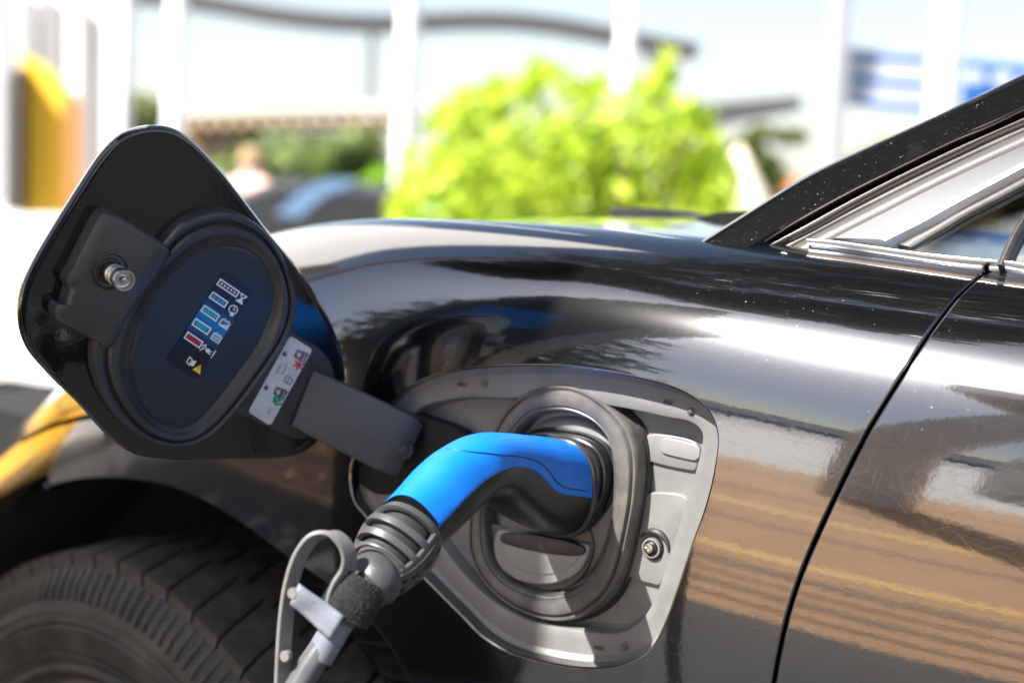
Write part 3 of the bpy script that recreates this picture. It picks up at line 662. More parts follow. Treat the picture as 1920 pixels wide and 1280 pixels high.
# white sticker on the hinge base
stw = Flat(FP, .0046, lambda a, b: (544+42*a-79*b, 629+26*a+143*b)); stw.asp = np.array([49., 163.])
r_ = rrect((24.5, 81.5), (24.5, 0), (0, 81.5), 6); stw.poly([(p[0]/49, p[1]/163) for p in r_], simple('sticker_white', (.55, .57, .60), .35))
IG, IGR, IGN = inkm('grey', (.33, .34, .36)), inkm('dark', (.05, .05, .055)), inkm('green', (.0, .28, .12))
for k, b in enumerate((.27, .50, .76)): stw.line([(.06, b), (.94, b)], .5, IG)
stw.line([(.06, .04), (.3, .04)], .8, IG)
_ln = stw.line
stw.line = lambda pts, wd, m, closed=False: _ln(pts, wd*1.35, m, closed)
def squiggle(c, s, n, m, w=1.0, seed=1):
    r = random.Random(seed); pts = [(c[0]+r.uniform(-1, 1)*s/49, c[1]+r.uniform(-1, 1)*s/163) for _ in range(n)]; stw.line(pts, w, m)
# line drawing of a plug handle over a socket (twice)
for cb, mk in (((.66, .135), 0), ((.66, .625), 1)):
    for rr_ in (8, 5.5): stw.line([(cb[0]+rr_*cos(t)/49, cb[1]+rr_*sin(t)/163) for t in np.linspace(0, 2*pi, 16, endpoint=False)], 1.1, IGR, True)
    for k in range(5): stw.line([(cb[0]+.1+.05*k, cb[1]-.07), (cb[0]+.05+.05*k, cb[1]+.05)], .8, IGR)
    stw.circ((cb[0]-.1, cb[1]+.03), 3, IGR); stw.line([(cb[0]-.2, cb[1]-.04), (cb[0]+.25, cb[1]-.06), (cb[0]+.3, cb[1]+.05)], 1.2, IGR)
c = (.82, .235)
for t in np.linspace(0, 2*pi, 6, endpoint=False): stw.line([(c[0], c[1]), (c[0]+9*cos(t+.4)/49, c[1]+9*sin(t+.4)/163)], 2.4, IR)
stw.line([(.60, .70), (.66, .745), (.86, .69), (.62, .665), (.78, .76), (.95, .72)], 2.6, IGN)
for (a, b) in ((.17, .22), (.17, .66)):
    stw.rect(a-.09, a+.07, b-.018, b+.016, IGR); stw.line([(a-.04, b-.018), (a-.04, b-.035), (a+.05, b-.035)], 1.0, IGR)
stw.line([(.2, .33), (.45, .30), (.48, .42), (.22, .46)], 1.0, IG, True); stw.line([(.25, .36), (.42, .34), (.43, .40), (.25, .43)], .8, IG, True)
stw.line([(.62, .32), (.9, .31), (.9, .37), (.64, .38)], .8, IG, True); stw.line([(.62, .41), (.9, .41), (.9, .48), (.62, .48)], 1.1, IGR, True); stw.line([(.76, .42), (.76, .475)], .8, IGR)
stw.line([(.62, .82), (.70, .91), (.76, .85), (.86, .80)], 1.2, IG)
for k in range(3): stw.line([(.1, .93+.02*k), (.55, .93+.02*k)], .5, IG)
stw.build('white_sticker', flap)

# ---------------------------------------------------------------- charging plug and cable
PLUG = empty('charging_plug', at(850, 920, .9), 'blue and black charging plug with grey ribbed collar pushed into the car socket', 'charging cable')
Z0 = (RP.hit(1042, 912, -.002)-CAM)@FW
ST = [((1050, 824), (1034, 1003), 0), ((1022, 820), (1004, 994), .014), ((990, 816), (972, 976), .030), ((955, 812), (944, 953), .048), ((922, 811), (920, 932), .064), ((880, 818), (903, 936), .080), ((838, 837), (884, 962), .091), ((800, 866), (860, 990), .103), ((765, 901), (836, 1016), .114), ((727, 938), (812, 1040), .127)]
def stations(ST, zz):
    c = []; e = []; r = []
    for (u, l, dz) in ST:
        z = zz-dz; U = at(*u, z); Lw = at(*l, z); c.append((U+Lw)/2); e.append(U-Lw); r.append(np.linalg.norm(U-Lw)/2)
    return np.array(c), np.array(e), np.array(r)
c_, e_, r_ = stations(ST, Z0)
NS = 110
cs = crom(np.hstack([c_, e_/np.linalg.norm(e_, axis=1)[:, None]*.05, r_[:, None], np.array([.0245, .0245, .024, .023, .0215, .020, .019, .0185, .018, .0175])[:, None]]), NS, False)
Cc, Ee, Rr, Rw = cs[:, :3], cs[:, 3:6], cs[:, 6], cs[:, 7]
TT = np.gradient(Cc, axis=0); TT /= np.linalg.norm(TT, axis=1)[:, None]
def frame(i, Tn=None):
    T = TT[i]; 
    if i < 25: T = T*(i/25)+(1-i/25)*RP.n; T /= np.linalg.norm(T)
    E = Ee[i]-(Ee[i]@T)*T; E /= np.linalg.norm(E); B = np.cross(T, E)
    if B@RT < 0: B = -B
    return T, E, B     # E up, B to the viewer's right
def sect(i, a, dr=0, ex=2.45):
    T, E, B = frame(i); ca, sa = cos(a), sin(a); r1, r2 = Rr[i]+dr, Rw[i]+dr
    s = (abs(ca)**ex+abs(sa)**ex)**(-1/ex)
    return Cc[i]+E*r1*s*sa+B*r2*s*ca
NA = 96
loops = [[sect(i, a, -.0008) for a in np.linspace(0, 2*pi, NA, endpoint=False)] for i in range(NS)]
fix(part('plug_body', *loft(loops, True, True, True), BLK, PLUG))
# blue shell: from the split line on the visible side over the top and down the far side
split = crom([(1140, 936), (1103, 931), (1046, 922), (1028, 903), (1008, 884), (985, 875), (960, 876), (935, 886), (905, 905), (870, 938), (840, 970), (812, 998), (804, 1004), (780, 1030)], 200, False)
def below(px, py, crv):   # signed: +ve if the point is below/right of the curve
    d = np.hypot(crv[:, 0]-px, crv[:, 1]-py); k = int(np.argmin(d)); k = min(max(k, 1), len(crv)-2)
    t = crv[k+1]-crv[k-1]; v = np.array([px, py])-crv[k]; return -(t[0]*v[1]-t[1]*v[0])/np.linalg.norm(t)
angs = []
for i in range(NS):
    A_ = np.linspace(radians(70), radians(-85), 120); f = [below(*proj(sect(i, a)), split) for a in A_]
    k = next((j for j in range(len(A_)) if f[j] < 0), None) if f[0] > 0 else (next((j for j in range(len(A_)) if f[j] > 0), None))
    angs.append(A_[k] if k is not None else radians(-20))
angs = np.array(angs); angs = np.convolve(np.pad(angs, 2, mode='edge'), np.ones(5)/5, 'valid')
rows = []
for i in range(0, NS):
    a0 = angs[i]; a1 = radians(200)+0*a0; row = []
    row.append(sect(i, a0-.02, -.0016)); row.append(sect(i, a0, -.0002)); row.append(sect(i, a0+.02, .0002))
    for a in np.linspace(a0+.04, a1-.02, 60): row.append(sect(i, a, .0003))
    row.append(sect(i, a1, -.0016)); rows.append(row)
end = [p for p in rows[-1]]
V, Fc = loft(rows, False, False, False); fix(part('blue_shell', V, Fc, BLUE, PLUG, sharp=60))
def on_handle(px, py, dr):   # nearest surface point under a pixel
    best = None
    for i in range(0, NS, 1):
        for a in np.linspace(-1.2, 2.2, 240):
            p = sect(i, a, dr); q = proj(p); d = (q[0]-px)**2+(q[1]-py)**2
            if best is None or d < best[0]: best = (d, p)
    return best[1]
sm_px = crom([(838, 841), (880, 847), (930, 851), (975, 855), (1005, 862), (1026, 876), (1040, 898), (1052, 913), (1075, 916), (1100, 921)], 26, False)
_sp = np.array([on_handle(x, y, .00055) for x, y in sm_px])
for _ in range(2): _sp[1:-1] = (_sp[:-2]+2*_sp[1:-1]+_sp[2:])/4
V, Fc = tube(crom(_sp, 60, False), .00035, 6); part('shell_seam', V, Fc, simple('seam_shadow_gap', (.0, .03, .15), .5), PLUG)
# nose ring of the plug
T, E, B = frame(0)
def nose(k, w): return [Cc[0]+(sect(0, a)-Cc[0])*k+RP.n*w for a in np.linspace(0, 2*pi, 90, endpoint=False)]
fix(part('nose_ring', *loft([nose(.9, -.014), nose(1.05, -.014), nose(1.06, -.010), nose(1.04, -.009), nose(1.0, -.009), nose(1.0, -.007), nose(1.05, -.0065), nose(1.07, -.005), nose(1.07, -.0025), nose(1.045, -.0012), nose(1.02, -.001), nose(.98, .0005)], True), simple('gloss_black_nose', (.03, .03, .033), .18), PLUG))
# grey ribbed collar with slots
CS = [((727, 938), (812, 1040), .127), ((705, 953), (811, 1058), .131), ((686, 975), (800, 1078), .135), ((674, 998), (783, 1094), .139), ((666, 1022), (764, 1106), .143), ((664, 1040), (745, 1113), .147), ((672, 1050), (726, 1112), .150)]
c_, e_, r_ = stations(CS, Z0)
NC = 86
cs = crom(np.hstack([c_, e_/np.linalg.norm(e_, axis=1)[:, None]*.05, r_[:, None], np.array([.0180, .0188, .0186, .0176, .0162, .0148, .0105])[:, None]]), NC, False)
Cc2, Ee2, R2_, W2_ = cs[:, :3], cs[:, 3:6], cs[:, 6], cs[:, 7]; T2 = np.gradient(Cc2, axis=0); T2 /= np.linalg.norm(T2, axis=1)[:, None]
def csec(i, a, dr=0, ex=2.2):
    T = T2[i]; E = Ee2[i]-(Ee2[i]@T)*T; E /= np.linalg.norm(E); B = np.cross(T, E); B = -B if B@RT < 0 else B
    ca, sa = cos(a), sin(a); s = (abs(ca)**ex+abs(sa)**ex)**(-1/ex); return Cc2[i]+E*(R2_[i]+dr)*s*sa+B*(W2_[i]+dr)*s*ca
fix(part('collar_core', *loft([[csec(i, a, -.0046) for a in np.linspace(0, 2*pi, 72, endpoint=False)] for i in range(NC)], True, True, True), plastic('collar_core_rubber', (.016, .016, .015), .7, .3, 80), PLUG))
slots = [(9, 20), (27, 38), (45, 56), (62, 72)]
bars = [(100, 114), (-52, -30), (190, 204), (250, 264), (-72, -60)]
NAc = 144
Vs = []; Fs = []
GA = [radians(x) for x in np.arange(0, 360, 360/NAc)]
def isbar(deg):
    d = (deg+180) % 360-180
    for lo, hi in bars:
        for s in (-360, 0, 360):
            if lo <= d+s <= hi: return True
    return False
for i in range(NC):
    for a in GA: Vs.append(csec(i, a, 0))
for i in range(NC-1):
    ins_ = any(lo <= i < hi for lo, hi in slots)
    for j in range(NAc):
        deg = (j+.5)*360/NAc
        if ins_ and not isbar(deg): continue
        Fs.append((i*NAc+j, i*NAc+(j+1) % NAc, (i+1)*NAc+(j+1) % NAc, (i+1)*NAc+j))
o = fix(part('ribbed_collar', Vs, Fs, GRIP, PLUG, sharp=180))
sol = o.modifiers.new('t', 'SOLIDIFY'); sol.thickness = .0030; sol.offset = -1
bv = o.modifiers.new('b', 'BEVEL'); bv.width = .0004; bv.segments = 2; bv.limit_method = 'ANGLE'; bv.angle_limit = radians(50)
part('collar_seam', *tube([csec(i, radians(-40), .0002) for i in range(2, NC-4)], .0004, 6), RUB, PLUG)
# neck and cable
neck = crom([Cc2[-14], Cc2[-3], at(706, 1085, Z0-.151), at(690, 1103, Z0-.153), at(672, 1124, Z0-.156)], 24, False)
fix(part('cable_boot', *tube(neck, list(np.interp(np.linspace(0,1,24),[0,.35,.45,.5,.75,.85,1],[.0128,.0132,.0130,.0118,.0112,.0085,.0075])), 40), GRIP, PLUG))
cb = [at(680, 1114, Z0-.155), at(655, 1145, Z0-.158), at(622, 1190, Z0-.160), at(580, 1250, Z0-.163), at(540, 1320, Z0-.166)]
p = cb[-1]; cb += [p+np.array([-.05, -.05, -.16]), p+np.array([-.10, -.12, -.42]), np.array([p[0]-.22, p[1]-.25, .09]), np.array([p[0]-.5, p[1]-.32, .02]), np.array([p[0]-1.2, p[1]-.6, .02]), np.array([-2.6, -1.6, .02])]
cb = crom(cb, 160, False)
fix(part('cable', *tube(cb, .0066, 28), CABLE, PLUG))
def sweep(path, wv, wd, th, n=None, taper=None):
    path = np.asarray(path); T = np.gradient(path, axis=0); T /= np.linalg.norm(T, axis=1)[:, None]; rows = []
    for k, (p, t) in enumerate(zip(path, T)):
        w = np.asarray(wv if np.ndim(wv) == 1 else wv[k], float); w = w-(w@t)*t; w /= np.linalg.norm(w); nn = np.cross(t, w); s = 1 if taper is None else taper[k]
        a, b, c = wd/2*s, th/2, min(wd, th)*.2
        rows.append([p+w*x+nn*y for x, y in ((a-c, b), (a, b-c), (a, -b+c), (a-c, -b), (-a+c, -b), (-a, -b+c), (-a, b-c), (-a+c, b))])
    return loft(rows, True, True, True)
zs = Z0-.165
sp = [(528, 1330, .004), (530, 1250, .004), (537, 1150, .003), (548, 1085, .001), (566, 1035, -.001), (592, 1005, -.002), (622, 1000, -.003), (645, 1018, -.003), (655, 1046, -.002), (650, 1070, 0), (636, 1092, .001), (626, 1118, .002), (622, 1140, .002)]
path = crom([at(x, y, zs+d) for x, y, d in sp], 90, False)
WV = [np.array((-RT*.72-FW*.68+UP*.1))]*90
fix(part('rubber_loop', *sweep(path, np.array(WV), .0085, .0024), STRAPM, PLUG))
for (x, y, d) in ((548, 1112, 0), (534, 1230, .0)):
    Pq = Plane(at(x-6, y, zs-.0035), -FW*.9-RT*.4); fix(part('moulded_button', *loft([disc(Pq, x, y, 0, .0027*k, 24)+Pq.n*w for k, w in ((1, -.003), (1, .0002), (.9, .0005))], True, False, True), STRAPM, PLUG))
# eyelet ring at strap end
# hook-and-loop band with fuzz
ax = cb[6]-cb[1]; ax /= np.linalg.norm(ax)
bc = at(664, 1118, Z0-.157)
e1 = np.cross(ax, FW); e1 /= np.linalg.norm(e1); e2 = np.cross(ax, e1)
def vel(t, a, r): return bc+ax*t+(e1*cos(a)+e2*sin(a)*.95)*r
rows = []
for t, r in [(-.011, .0098), (-.0108, .0124), (-.006, .0130), (0, .0132), (.006, .0130), (.0108, .0124), (.011, .0098)]:
    rows.append([vel(t, a, r+.0006*sin(3*a)) for a in np.linspace(0, 2*pi, 60, endpoint=False)])
VM = plastic('black_fuzzy_band', (.008, .008, .009), .8, .3, 500, 1200, .6, .0005)
band = fix(part('fabric_band', *loft(rows, True), VM, PLUG))
fv, ff = [], []
for k in range(9000):
    t = rng.uniform(-.0108, .0108); a = rng.uniform(0, 2*pi); p = vel(t, a, .0130+.0006*sin(3*a)); d = (e1*cos(a)+e2*sin(a)); d = d+rng.normal(0, .7, 3); d /= np.linalg.norm(d)
    s = rng.normal(0, 1, 3); s = np.cross(s, d); s /= np.linalg.norm(s); L = rng.uniform(.0004, .0012); w = .00007; b = len(fv)
    m_ = p+d*L*.6; e = m_+(d+rng.normal(0, .8, 3))*L*.5
    fv += [p-s*w, p+s*w, m_+s*w, m_-s*w, e]; ff += [(b, b+1, b+2, b+3), (b+3, b+2, b+4)]
fz = part('fuzz', fv, ff, simple('dark_fibre', (.035, .035, .04), .6), PLUG, smooth=False, kind='stuff')
# film tag folded round the cable
tg = Mat('film_tag'); tg.set(Base_Color=(.17, .19, .23, 1), Roughness=.3, Transmission_Weight=.15, Coat_Weight=.6)
tg.bump(tg.noise(120, 3), .4, .002)
def wrapped(r, t0, t1, c, n=20):
    rows = []
    for a in np.linspace(0, 2*pi, n, endpoint=False): rows.append([c+ax*t+(e1*cos(a)+e2*sin(a))*r for t in (t0, t1)])
    rows.append(rows[0]); return loft(rows, False)
tc = at(617, 1198, Z0-.1605)
fix(part('tag_wrap', *wrapped(.0073, -.0105, .0105, tc, 28), tg.m, PLUG))
q = [at(560, 1092, zs-.004), at(645, 1153, zs-.008), at(620, 1200, zs-.008), at(543, 1132, zs-.004)]
rows = []
for s in np.linspace(0, 1, 14):
    a = q[0]*(1-s)+q[1]*s; b = q[3]*(1-s)+q[2]*s
    rows.append([a*(1-t)+b*t-FW*(.0008*sin(s*7+t*2)+.0006*sin(t*5)) for t in np.linspace(0, 1, 8)])
V, Fc = loft(rows, False); o = part('tag_flag', V, Fc, tg.m, PLUG); sol = o.modifiers.new('t', 'SOLIDIFY'); sol.thickness = .0003

# ---------------------------------------------------------------- greenhouse: pillar, trims, window
WPn = np.array([0, -cos(radians(38)), sin(radians(38))])
WP = Plane(np.array([.15, .080, .945]), WPn)
def bandp(name, A, B, mat, w=0, bulge=.004, th=.01, n=70, prof=None, parent=CAR, down=0):
    if down: A, B = [[(L[0][0]-(L[1][0]-L[0][0])*down/abs(L[1][0]-L[0][0]), L[0][1]-(L[1][1]-L[0][1])*down/abs(L[1][0]-L[0][0]))]+list(L) for L in (A, B)]
    PA = crom([WP.hit(x, y, w) for x, y in A], n, False); PB = crom([WP.hit(x, y, w) for x, y in B], n, False); rows = []
    for a, b in zip(PA, PB):
        row = [a-WPn*th]
        for t in np.linspace(0, 1, 13):
            h = bulge*(1-(2*t-1)**2) if prof is None else prof(t)
            row.append(a*(1-t)+b*t+WPn*h)
        row.append(b-WPn*th); rows.append(row)
    return fix(part(name, *loft(rows, True, True, True), mat, parent))
def ext(pts, dx): # extend last segment
    (x0, y0_), (x1, y1_) = pts[-2], pts[-1]; k = dx/(x1-x0); return pts+[(x1+dx, y1_+(y1_-y0_)*k)]
pt_ = ext([(1335, 452), (1400, 411), (1500, 348), (1600, 300), (1700, 256), (1800, 209), (1920, 152)], 500)
pb_ = ext([(1455, 457), (1500, 430), (1600, 375), (1700, 325), (1800, 277), (1860, 252), (1920, 224)], 500)
bandp('windscreen_pillar', pt_, pb_, PAINT, .002, .009, .012, down=70, prof=lambda t: .011*(max(0, 1-(1-min(t/.28, 1))**2.0))**.5-.001*t)
b2 = ext([(1470, 458), (1520, 434), (1600, 390), (1700, 338), (1800, 290), (1860, 262), (1920, 236)], 500)
bandp('pillar_trim', pb_, b2, DCHROME, .003, .0035, .012, down=60)
b3 = ext([(1492, 459), (1540, 434), (1600, 402), (1700, 352), (1800, 303), (1860, 275), (1920, 248)], 500)
bandp('weather_strip', b2, b3, RUB, .001, .001, .01, down=60)
b4 = ext([(1565, 446), (1600, 428), (1660, 398), (1740, 357), (1800, 328), (1860, 300), (1920, 273)], 500)
bandp('door_frame', b3[0:1]+b3[1:], b4, SMOKE, .002, .0015, .012, down=60)
b5 = ext([(1672, 458), (1700, 444), (1740, 424), (1790, 396), (1830, 374), (1870, 353), (1920, 326)], 500)
bandp('silver_window_trim', b4, b5, SATIN, .004, .004, .007, prof=lambda t: .0045*t*(1 if t < .85 else 1-((t-.85)/.15)**2*1.2))
b6 = ext([(1708, 464), (1735, 448), (1770, 428), (1810, 404), (1845, 386), (1880, 368), (1920, 347)], 500)
bandp('window_seal', b5, b6, RUB, .001, .001, .0035)
gl = bpy.data.materials.new('window_glass'); gl.use_nodes = True; n_ = gl.node_tree.nodes; n_.clear(); l_ = gl.node_tree.links
ou = n_.new('ShaderNodeOutputMaterial'); mx = n_.new('ShaderNodeMixShader'); tr = n_.new('ShaderNodeBsdfTransparent'); gs = n_.new('ShaderNodeBsdfGlossy'); fn = n_.new('ShaderNodeFresnel')
tr.inputs[0].default_value = (.8, .84, .87, 1); gs.inputs['Roughness'].default_value = .02; fn.inputs[0].default_value = 1.55
l_.new(fn.outputs[0], mx.inputs[0]); l_.new(tr.outputs[0], mx.inputs[1]); l_.new(gs.outputs[0], mx.inputs[2]); l_.new(mx.outputs[0], ou.inputs[0])
V = [WP.hit(x, y, -.003) for x, y in ((1690, 474), (2400, 90), (2400, 560), (1890, 506))]
part('side_window', V, [(0, 1, 2, 3)], gl, CAR, smooth=False)
bandp('window_divider', [(1868, 498), (1895, 440), (1930, 380)], [(1884, 502), (1912, 440), (1950, 380)], RUB, .0, .002, .01)
# belt mouldings
bt = [(1514, 449), (1570, 453), (1640, 463), (1740, 476), (1820, 484), (1868, 490)]; bb = [(1516, 461), (1570, 466), (1640, 476), (1740, 490), (1820, 499), (1872, 503)]
bandp('belt_moulding', bt, bb, CHROME, .006, .004, .012)
bandp('belt_moulding', [(1887, 491), (1930, 496), (2100, 516), (2400, 552)], [(1885, 503), (1930, 510), (2100, 530), (2400, 566)], CHROME, .006, .004, .012)
# bonnet behind the wing crest, wipers, windscreen base
cr = [BP(x, QTOP) for x in np.linspace(-.75, .2, 60)]
rows = []
for p in cr: rows.append([p+np.array([0, .004, -.002]), p+np.array([0, .05, .0]), p+np.array([0, .25, .006]), p+np.array([0, .6, .008]), p+np.array([0, 1.2, .0]), p+np.array([0, 1.5, -.03])])
part('bonnet', *loft(rows, False), PAINT, CAR)
w1 = crom([at(1160, 402, 1.45), at(1200, 404, 1.43), (at(1290, 412, 1.4)), at(1350, 430, 1.38)], 30, False)
fix(part('wiper_arm', *sweep(w1, np.array([0, 0, 1.]), .012, .02), BLK, CAR))
rows = [[at(x, y, z) for x, y, z in ((1255, 432, 1.3), (1290, 414, 1.3), (1340, 399, 1.3), (1400, 394, 1.3), (1440, 394, 1.3), (1440, 450, 1.3))], [at(x, y, z) for x, y, z in ((1255, 434, 1.4), (1300, 412, 1.4), (1345, 399, 1.4), (1400, 395, 1.4), (1440, 395, 1.4), (1440, 450, 1.4))]]
fix(part('cowl_cover', *loft(rows, True, True, True), BLK, CAR))

# ---------------------------------------------------------------- wheel
Rt = .345; s = radians(14); AX = np.array([-sin(s), -cos(s), 0])   # outward axle
tp = at(232, 1160, 1.24)
wc = np.array([tp[0], tp[1], Rt])
Uw = np.array([cos(s), -sin(s), 0]); Zw = np.array([0, 0, 1.])
def wp(r, a, w): return wc+(Uw*cos(a)+Zw*sin(a))*r+AX*w     # w outward
NT = 144; angs_ = np.linspace(0, 2*pi, NT, endpoint=False)
prof = [(.225, -.20), (.24, -.215), (.29, -.225), (.325, -.214), (.3385, -.188), (.3405, -.10), (.3385, -.012), (.329, .006), (.315, .014), (.300, .0185), (.290, .0195), (.288, .0178), (.286, .0195), (.272, .0185), (.258, .0125), (.2545, .0145), (.2525, .0145), (.250, .009), (.243, .003), (.236, .001)]
tyre = fix(part('tyre', *loft([[wp(r, a, w) for a in angs_] for r, w in prof], True), TYRE, CAR))
sv, sf = [], []
for k in range(180):
    a = k*2*pi/180; b = len(sv); h = .0035
    for (r, w) in ((.3285, .0055), (.3150, .0140), (.3060, .0172)):
        sv += [wp(r, a-h, w), wp(r+.0004, a-h*.7, w+.0016), wp(r+.0004, a+h*.7, w+.0016), wp(r, a+h, w)]
    for q in range(2):
        for t in range(3): sf.append((b+q*4+t, b+q*4+t+1, b+q*4+5+t, b+q*4+4+t))
part('shoulder_ribs', sv, sf, TREADM, tyre, kind='stuff')
for rr_ in (.298, .2755, .2655): part('sidewall_ring', *tube(np.array([wp(rr_, a, .0190 if rr_ > .28 else .0172) for a in np.linspace(0, 2*pi, 145)]), .0009, 6), TYRE, tyre)
rim = fix(part('rim', *loft([[wp(r, a, w) for a in angs_] for r, w in [(.238, -.19), (.236, -.01), (.242, -.001), (.244, .004), (.240, .005), (.234, .001), (.228, -.02), (.222, -.10), (.06, -.11)]], True, False, True), simple('dark_alloy', (.05, .045, .04), .3, .9), CAR))
for k in range(5):
    a0 = k*2*pi/5+.3; rows = []
    for r, hw in ((.05, .035), (.12, .028), (.19, .03), (.236, .045)): rows.append([wp(r, a0+hw*x/r, w) for x, w in ((-1, -.03), (-.8, -.008), (0, 0), (.8, -.008), (1, -.03), (0, -.05))])
    fix(part('spoke', *loft(rows, True, True, True), simple('dark_alloy_spoke', (.06, .055, .05), .3, .9), rim))
# tread blocks: two shoulder rows with slanted lugs and three centre rows, instanced
def block(a0, a1, w0, w1, skew, r0=.332, r1=.3455, ch=.0022):
    v = []
    for r, c in ((r0, 0), (r1-ch*.6, 0), (r1, ch)):
        for (a, w) in ((a0, w0), (a1, w0), (a1, w1), (a0, w1)):
            aa = a+skew*(w-w0)/(w1-w0); da = c/r*(1 if a == a0 else -1); dw = c*(1 if w == w0 else -1)
            droop = .0075*max(0, abs((w+dw+.10)/.112)-.55)**1.6*3.2
            v.append(wp(r-droop, aa+da, w+dw))
    f = []
    for k in (0, 1):
        for j in range(4): f.append((k*4+j, k*4+(j+1) % 4, k*4+4+(j+1) % 4, k*4+4+j))
    f.append((8, 9, 10, 11)); return np.array(v), f
NB = 64; da = 2*pi/NB
rowsT = [(.006, -.044, .075), (-.048, -.083, .06), (-.089, -.121, -.05), (-.126, -.161, -.055), (-.165, -.207, -.07)]
tyre_o = tyre
for ri_, (wa, wb, sk) in enumerate(rowsT):
    V, Fc = block(0.004, da-.005, wa, wb, sk)
    V = V-wc
    base = None
    for k in range(NB):
        if k == 0:
            me = bpy.data.meshes.new('tread_block'); me.from_pydata([tuple(v) for v in V], [], Fc); me.materials.append(TREADM)
            import bmesh
            bm = bmesh.new(); bm.from_mesh(me); bmesh.ops.recalc_face_normals(bm, faces=bm.faces); bm.to_mesh(me); bm.free(); me.polygons.foreach_set('use_smooth', [True]*len(me.polygons)); me.set_sharp_from_angle(angle=radians(30))
        # a block visible in the photo is one in the upper half of the wheel; the rest is road side, joined below
        a = k*da+(.5*da if ri_ % 2 else 0)
        if not (-.1 < ((a+.3) % (2*pi)) < pi+.6): continue
        o = bpy.data.objects.new('tread_block', me); link(o, tyre_o)
        off = Vector(tuple(CAR.location)); M_ = Matrix.Translation(Vector(wc)-off) @ Matrix.Rotation(a, 4, Vector(AX)).to_4x4()
        o.matrix_local = M_
# wheel arch liner
rows = []
lc = wc+np.array([.0, .0, .03])
for w in np.linspace(-.055, -.42, 10):
    rows.append([lc+(np.array([1, 0, 0])*cos(a)+Zw*sin(a))*(.375)+np.array([0, -w-.0, 0])+np.array([0, 0, 0]) for a in np.linspace(-.3, pi+.3, 60)])
LIN = plastic('felt_arch_liner', (.012, .012, .012), .9, .4, 30, 500, .8, .003)
part('arch_liner', *loft(rows, False), LIN, CAR)
part('arch_back', *box(lc[0]-.6, lc[0]+.6, lc[1]+.40, lc[1]+.42, .1, .72), LIN, CAR, smooth=False)
# body of the car behind (far side and underside, blocks light below the bonnet)
part('body_core', *box(-.9, 2.4, .30, 1.55, .2, .72), DARK, CAR, smooth=False)
part('sill', *box(.0, 2.4, .12, .3, .2, .6), DARK, CAR, smooth=False)

# ================================================================ background (far side, +Y)
def gpt(px, z): p = at(px, 0, 1.0); d = ray(px, 330); d = d/ (d@FW); q = CAM+d*z; return np.array([q[0], q[1], 0.0])
def cyl(c, r, z0, z1, n=20): return tube(np.array([[c[0], c[1], z] for z in (z0, (z0+z1)/2, z1)]), r, n)
WH = simple('white_lacquer', (.8, .8, .82), .4)
poles = [(322, 12, .068, 'white flagpole rising behind the open charging flap'), (754, 10, .062, 'white flagpole at the left edge of the lime green bush'), (1160, 14, .075, 'white flagpole standing behind the lime green bush'), (1560, 12, .065, 'white flagpole just left of the blue striped banner'), (1755, 10, .075, 'thick white flagpole between the blue striped banner and the blue flag')]
for px, z, r, lb_ in poles:
    b = gpt(px, z)
    # solve for the image column at mid height
    o = fix(mesh('flagpole', *cyl((0, 0), r, 0, 7.0), WH)); o.location = tuple(b); tag(o, lb_, 'flagpole', 'white flagpoles')
# big curved canopy roof on columns
CANM = simple('grey_canopy_edge', (.06, .058, .06), .6)
cp = [(180, -14), (300, -4), (400, 10), (500, 28), (620, 42), (740, 46), (850, 41), (950, 41), (1040, 50), (1130, 66), (1220, 84), (1305, 99)]
path = crom([at(x, y, 40) for x, y in cp], 60, False)
can = empty('canopy_roof', (path[30][0], path[30][1], 0), 'large wavy grey canopy roof high above the bush', 'canopy')
side = np.array([FW[0], FW[1], 0.]); side /= np.linalg.norm(side)
fix(part('roof_deck', *sweep(path, side, 2.0, .34), CANM, can))
for px, top in ((688, 46), (1208, 82)):
    b = gpt(px, 40.5); fix(part('column', *cyl(b, .11, 0, 4.35), simple('pale_column', (.5, .5, .52), .5), can))
# low roof with a beam row
low = empty('station_roof', gpt(560, 30), 'low flat roof with brown arched underside and row of beams', 'roof')
PR = simple('pale_roof', (.5, .5, .47), .6); BR = simple('brown_timber', (.16, .10, .06), .7)
path = crom([at(x, y, 30) for x, y in ((330, 214), (500, 209), (740, 202), (880, 196))], 20, False); fix(part('roof_slab', *sweep(path, side, 1.0, .14), PR, low))
V = [at(345, 226, 30.2), at(760, 222, 30.2), at(760, 243, 30.2), at(560, 238, 30.2), at(480, 248, 30.2), at(420, 268, 30.2), at(370, 300, 30.2), at(345, 330, 30.2)]
V2 = [np.array(v)+side*1.2 for v in V]; n = len(V)
fix(part('arched_beam', V+V2, [tuple(range(n)), tuple(range(n, 2*n))[::-1]]+[(i, (i+1) % n, (i+1) % n+n, i+n) for i in range(n)], BR, low, smooth=False))
for k in range(13):
    a = at(365+k*31, 224-k*.9, 29.6); fix(part('roof_beam', *tube([a, a+np.array([0, 0, -.16])], .09, 10), simple('light_beam_end', (.5, .36, .22), .5), low))
for px in (350, 700): b = gpt(px, 31); fix(part('column', *cyl(b, .12, 0, 1.9), simple('grey_post', (.3, .3, .3), .6), low))
low2 = empty('shelter_roof', gpt(1400, 26), 'flat grey shelter roof pointing right beyond the bush', 'roof')
V = [at(1180, 206, 26), at(1500, 178, 26), at(1510, 206, 26), at(1180, 268, 26)]; V2 = [v+side*2.5 for v in V]
fix(part('roof_slab', V+V2, [(0, 1, 2, 3), (7, 6, 5, 4), (0, 4, 5, 1), (1, 5, 6, 2), (2, 6, 7, 3), (3, 7, 4, 0)], simple('grey_roof', (.06, .06, .065), .6), low2, smooth=False))
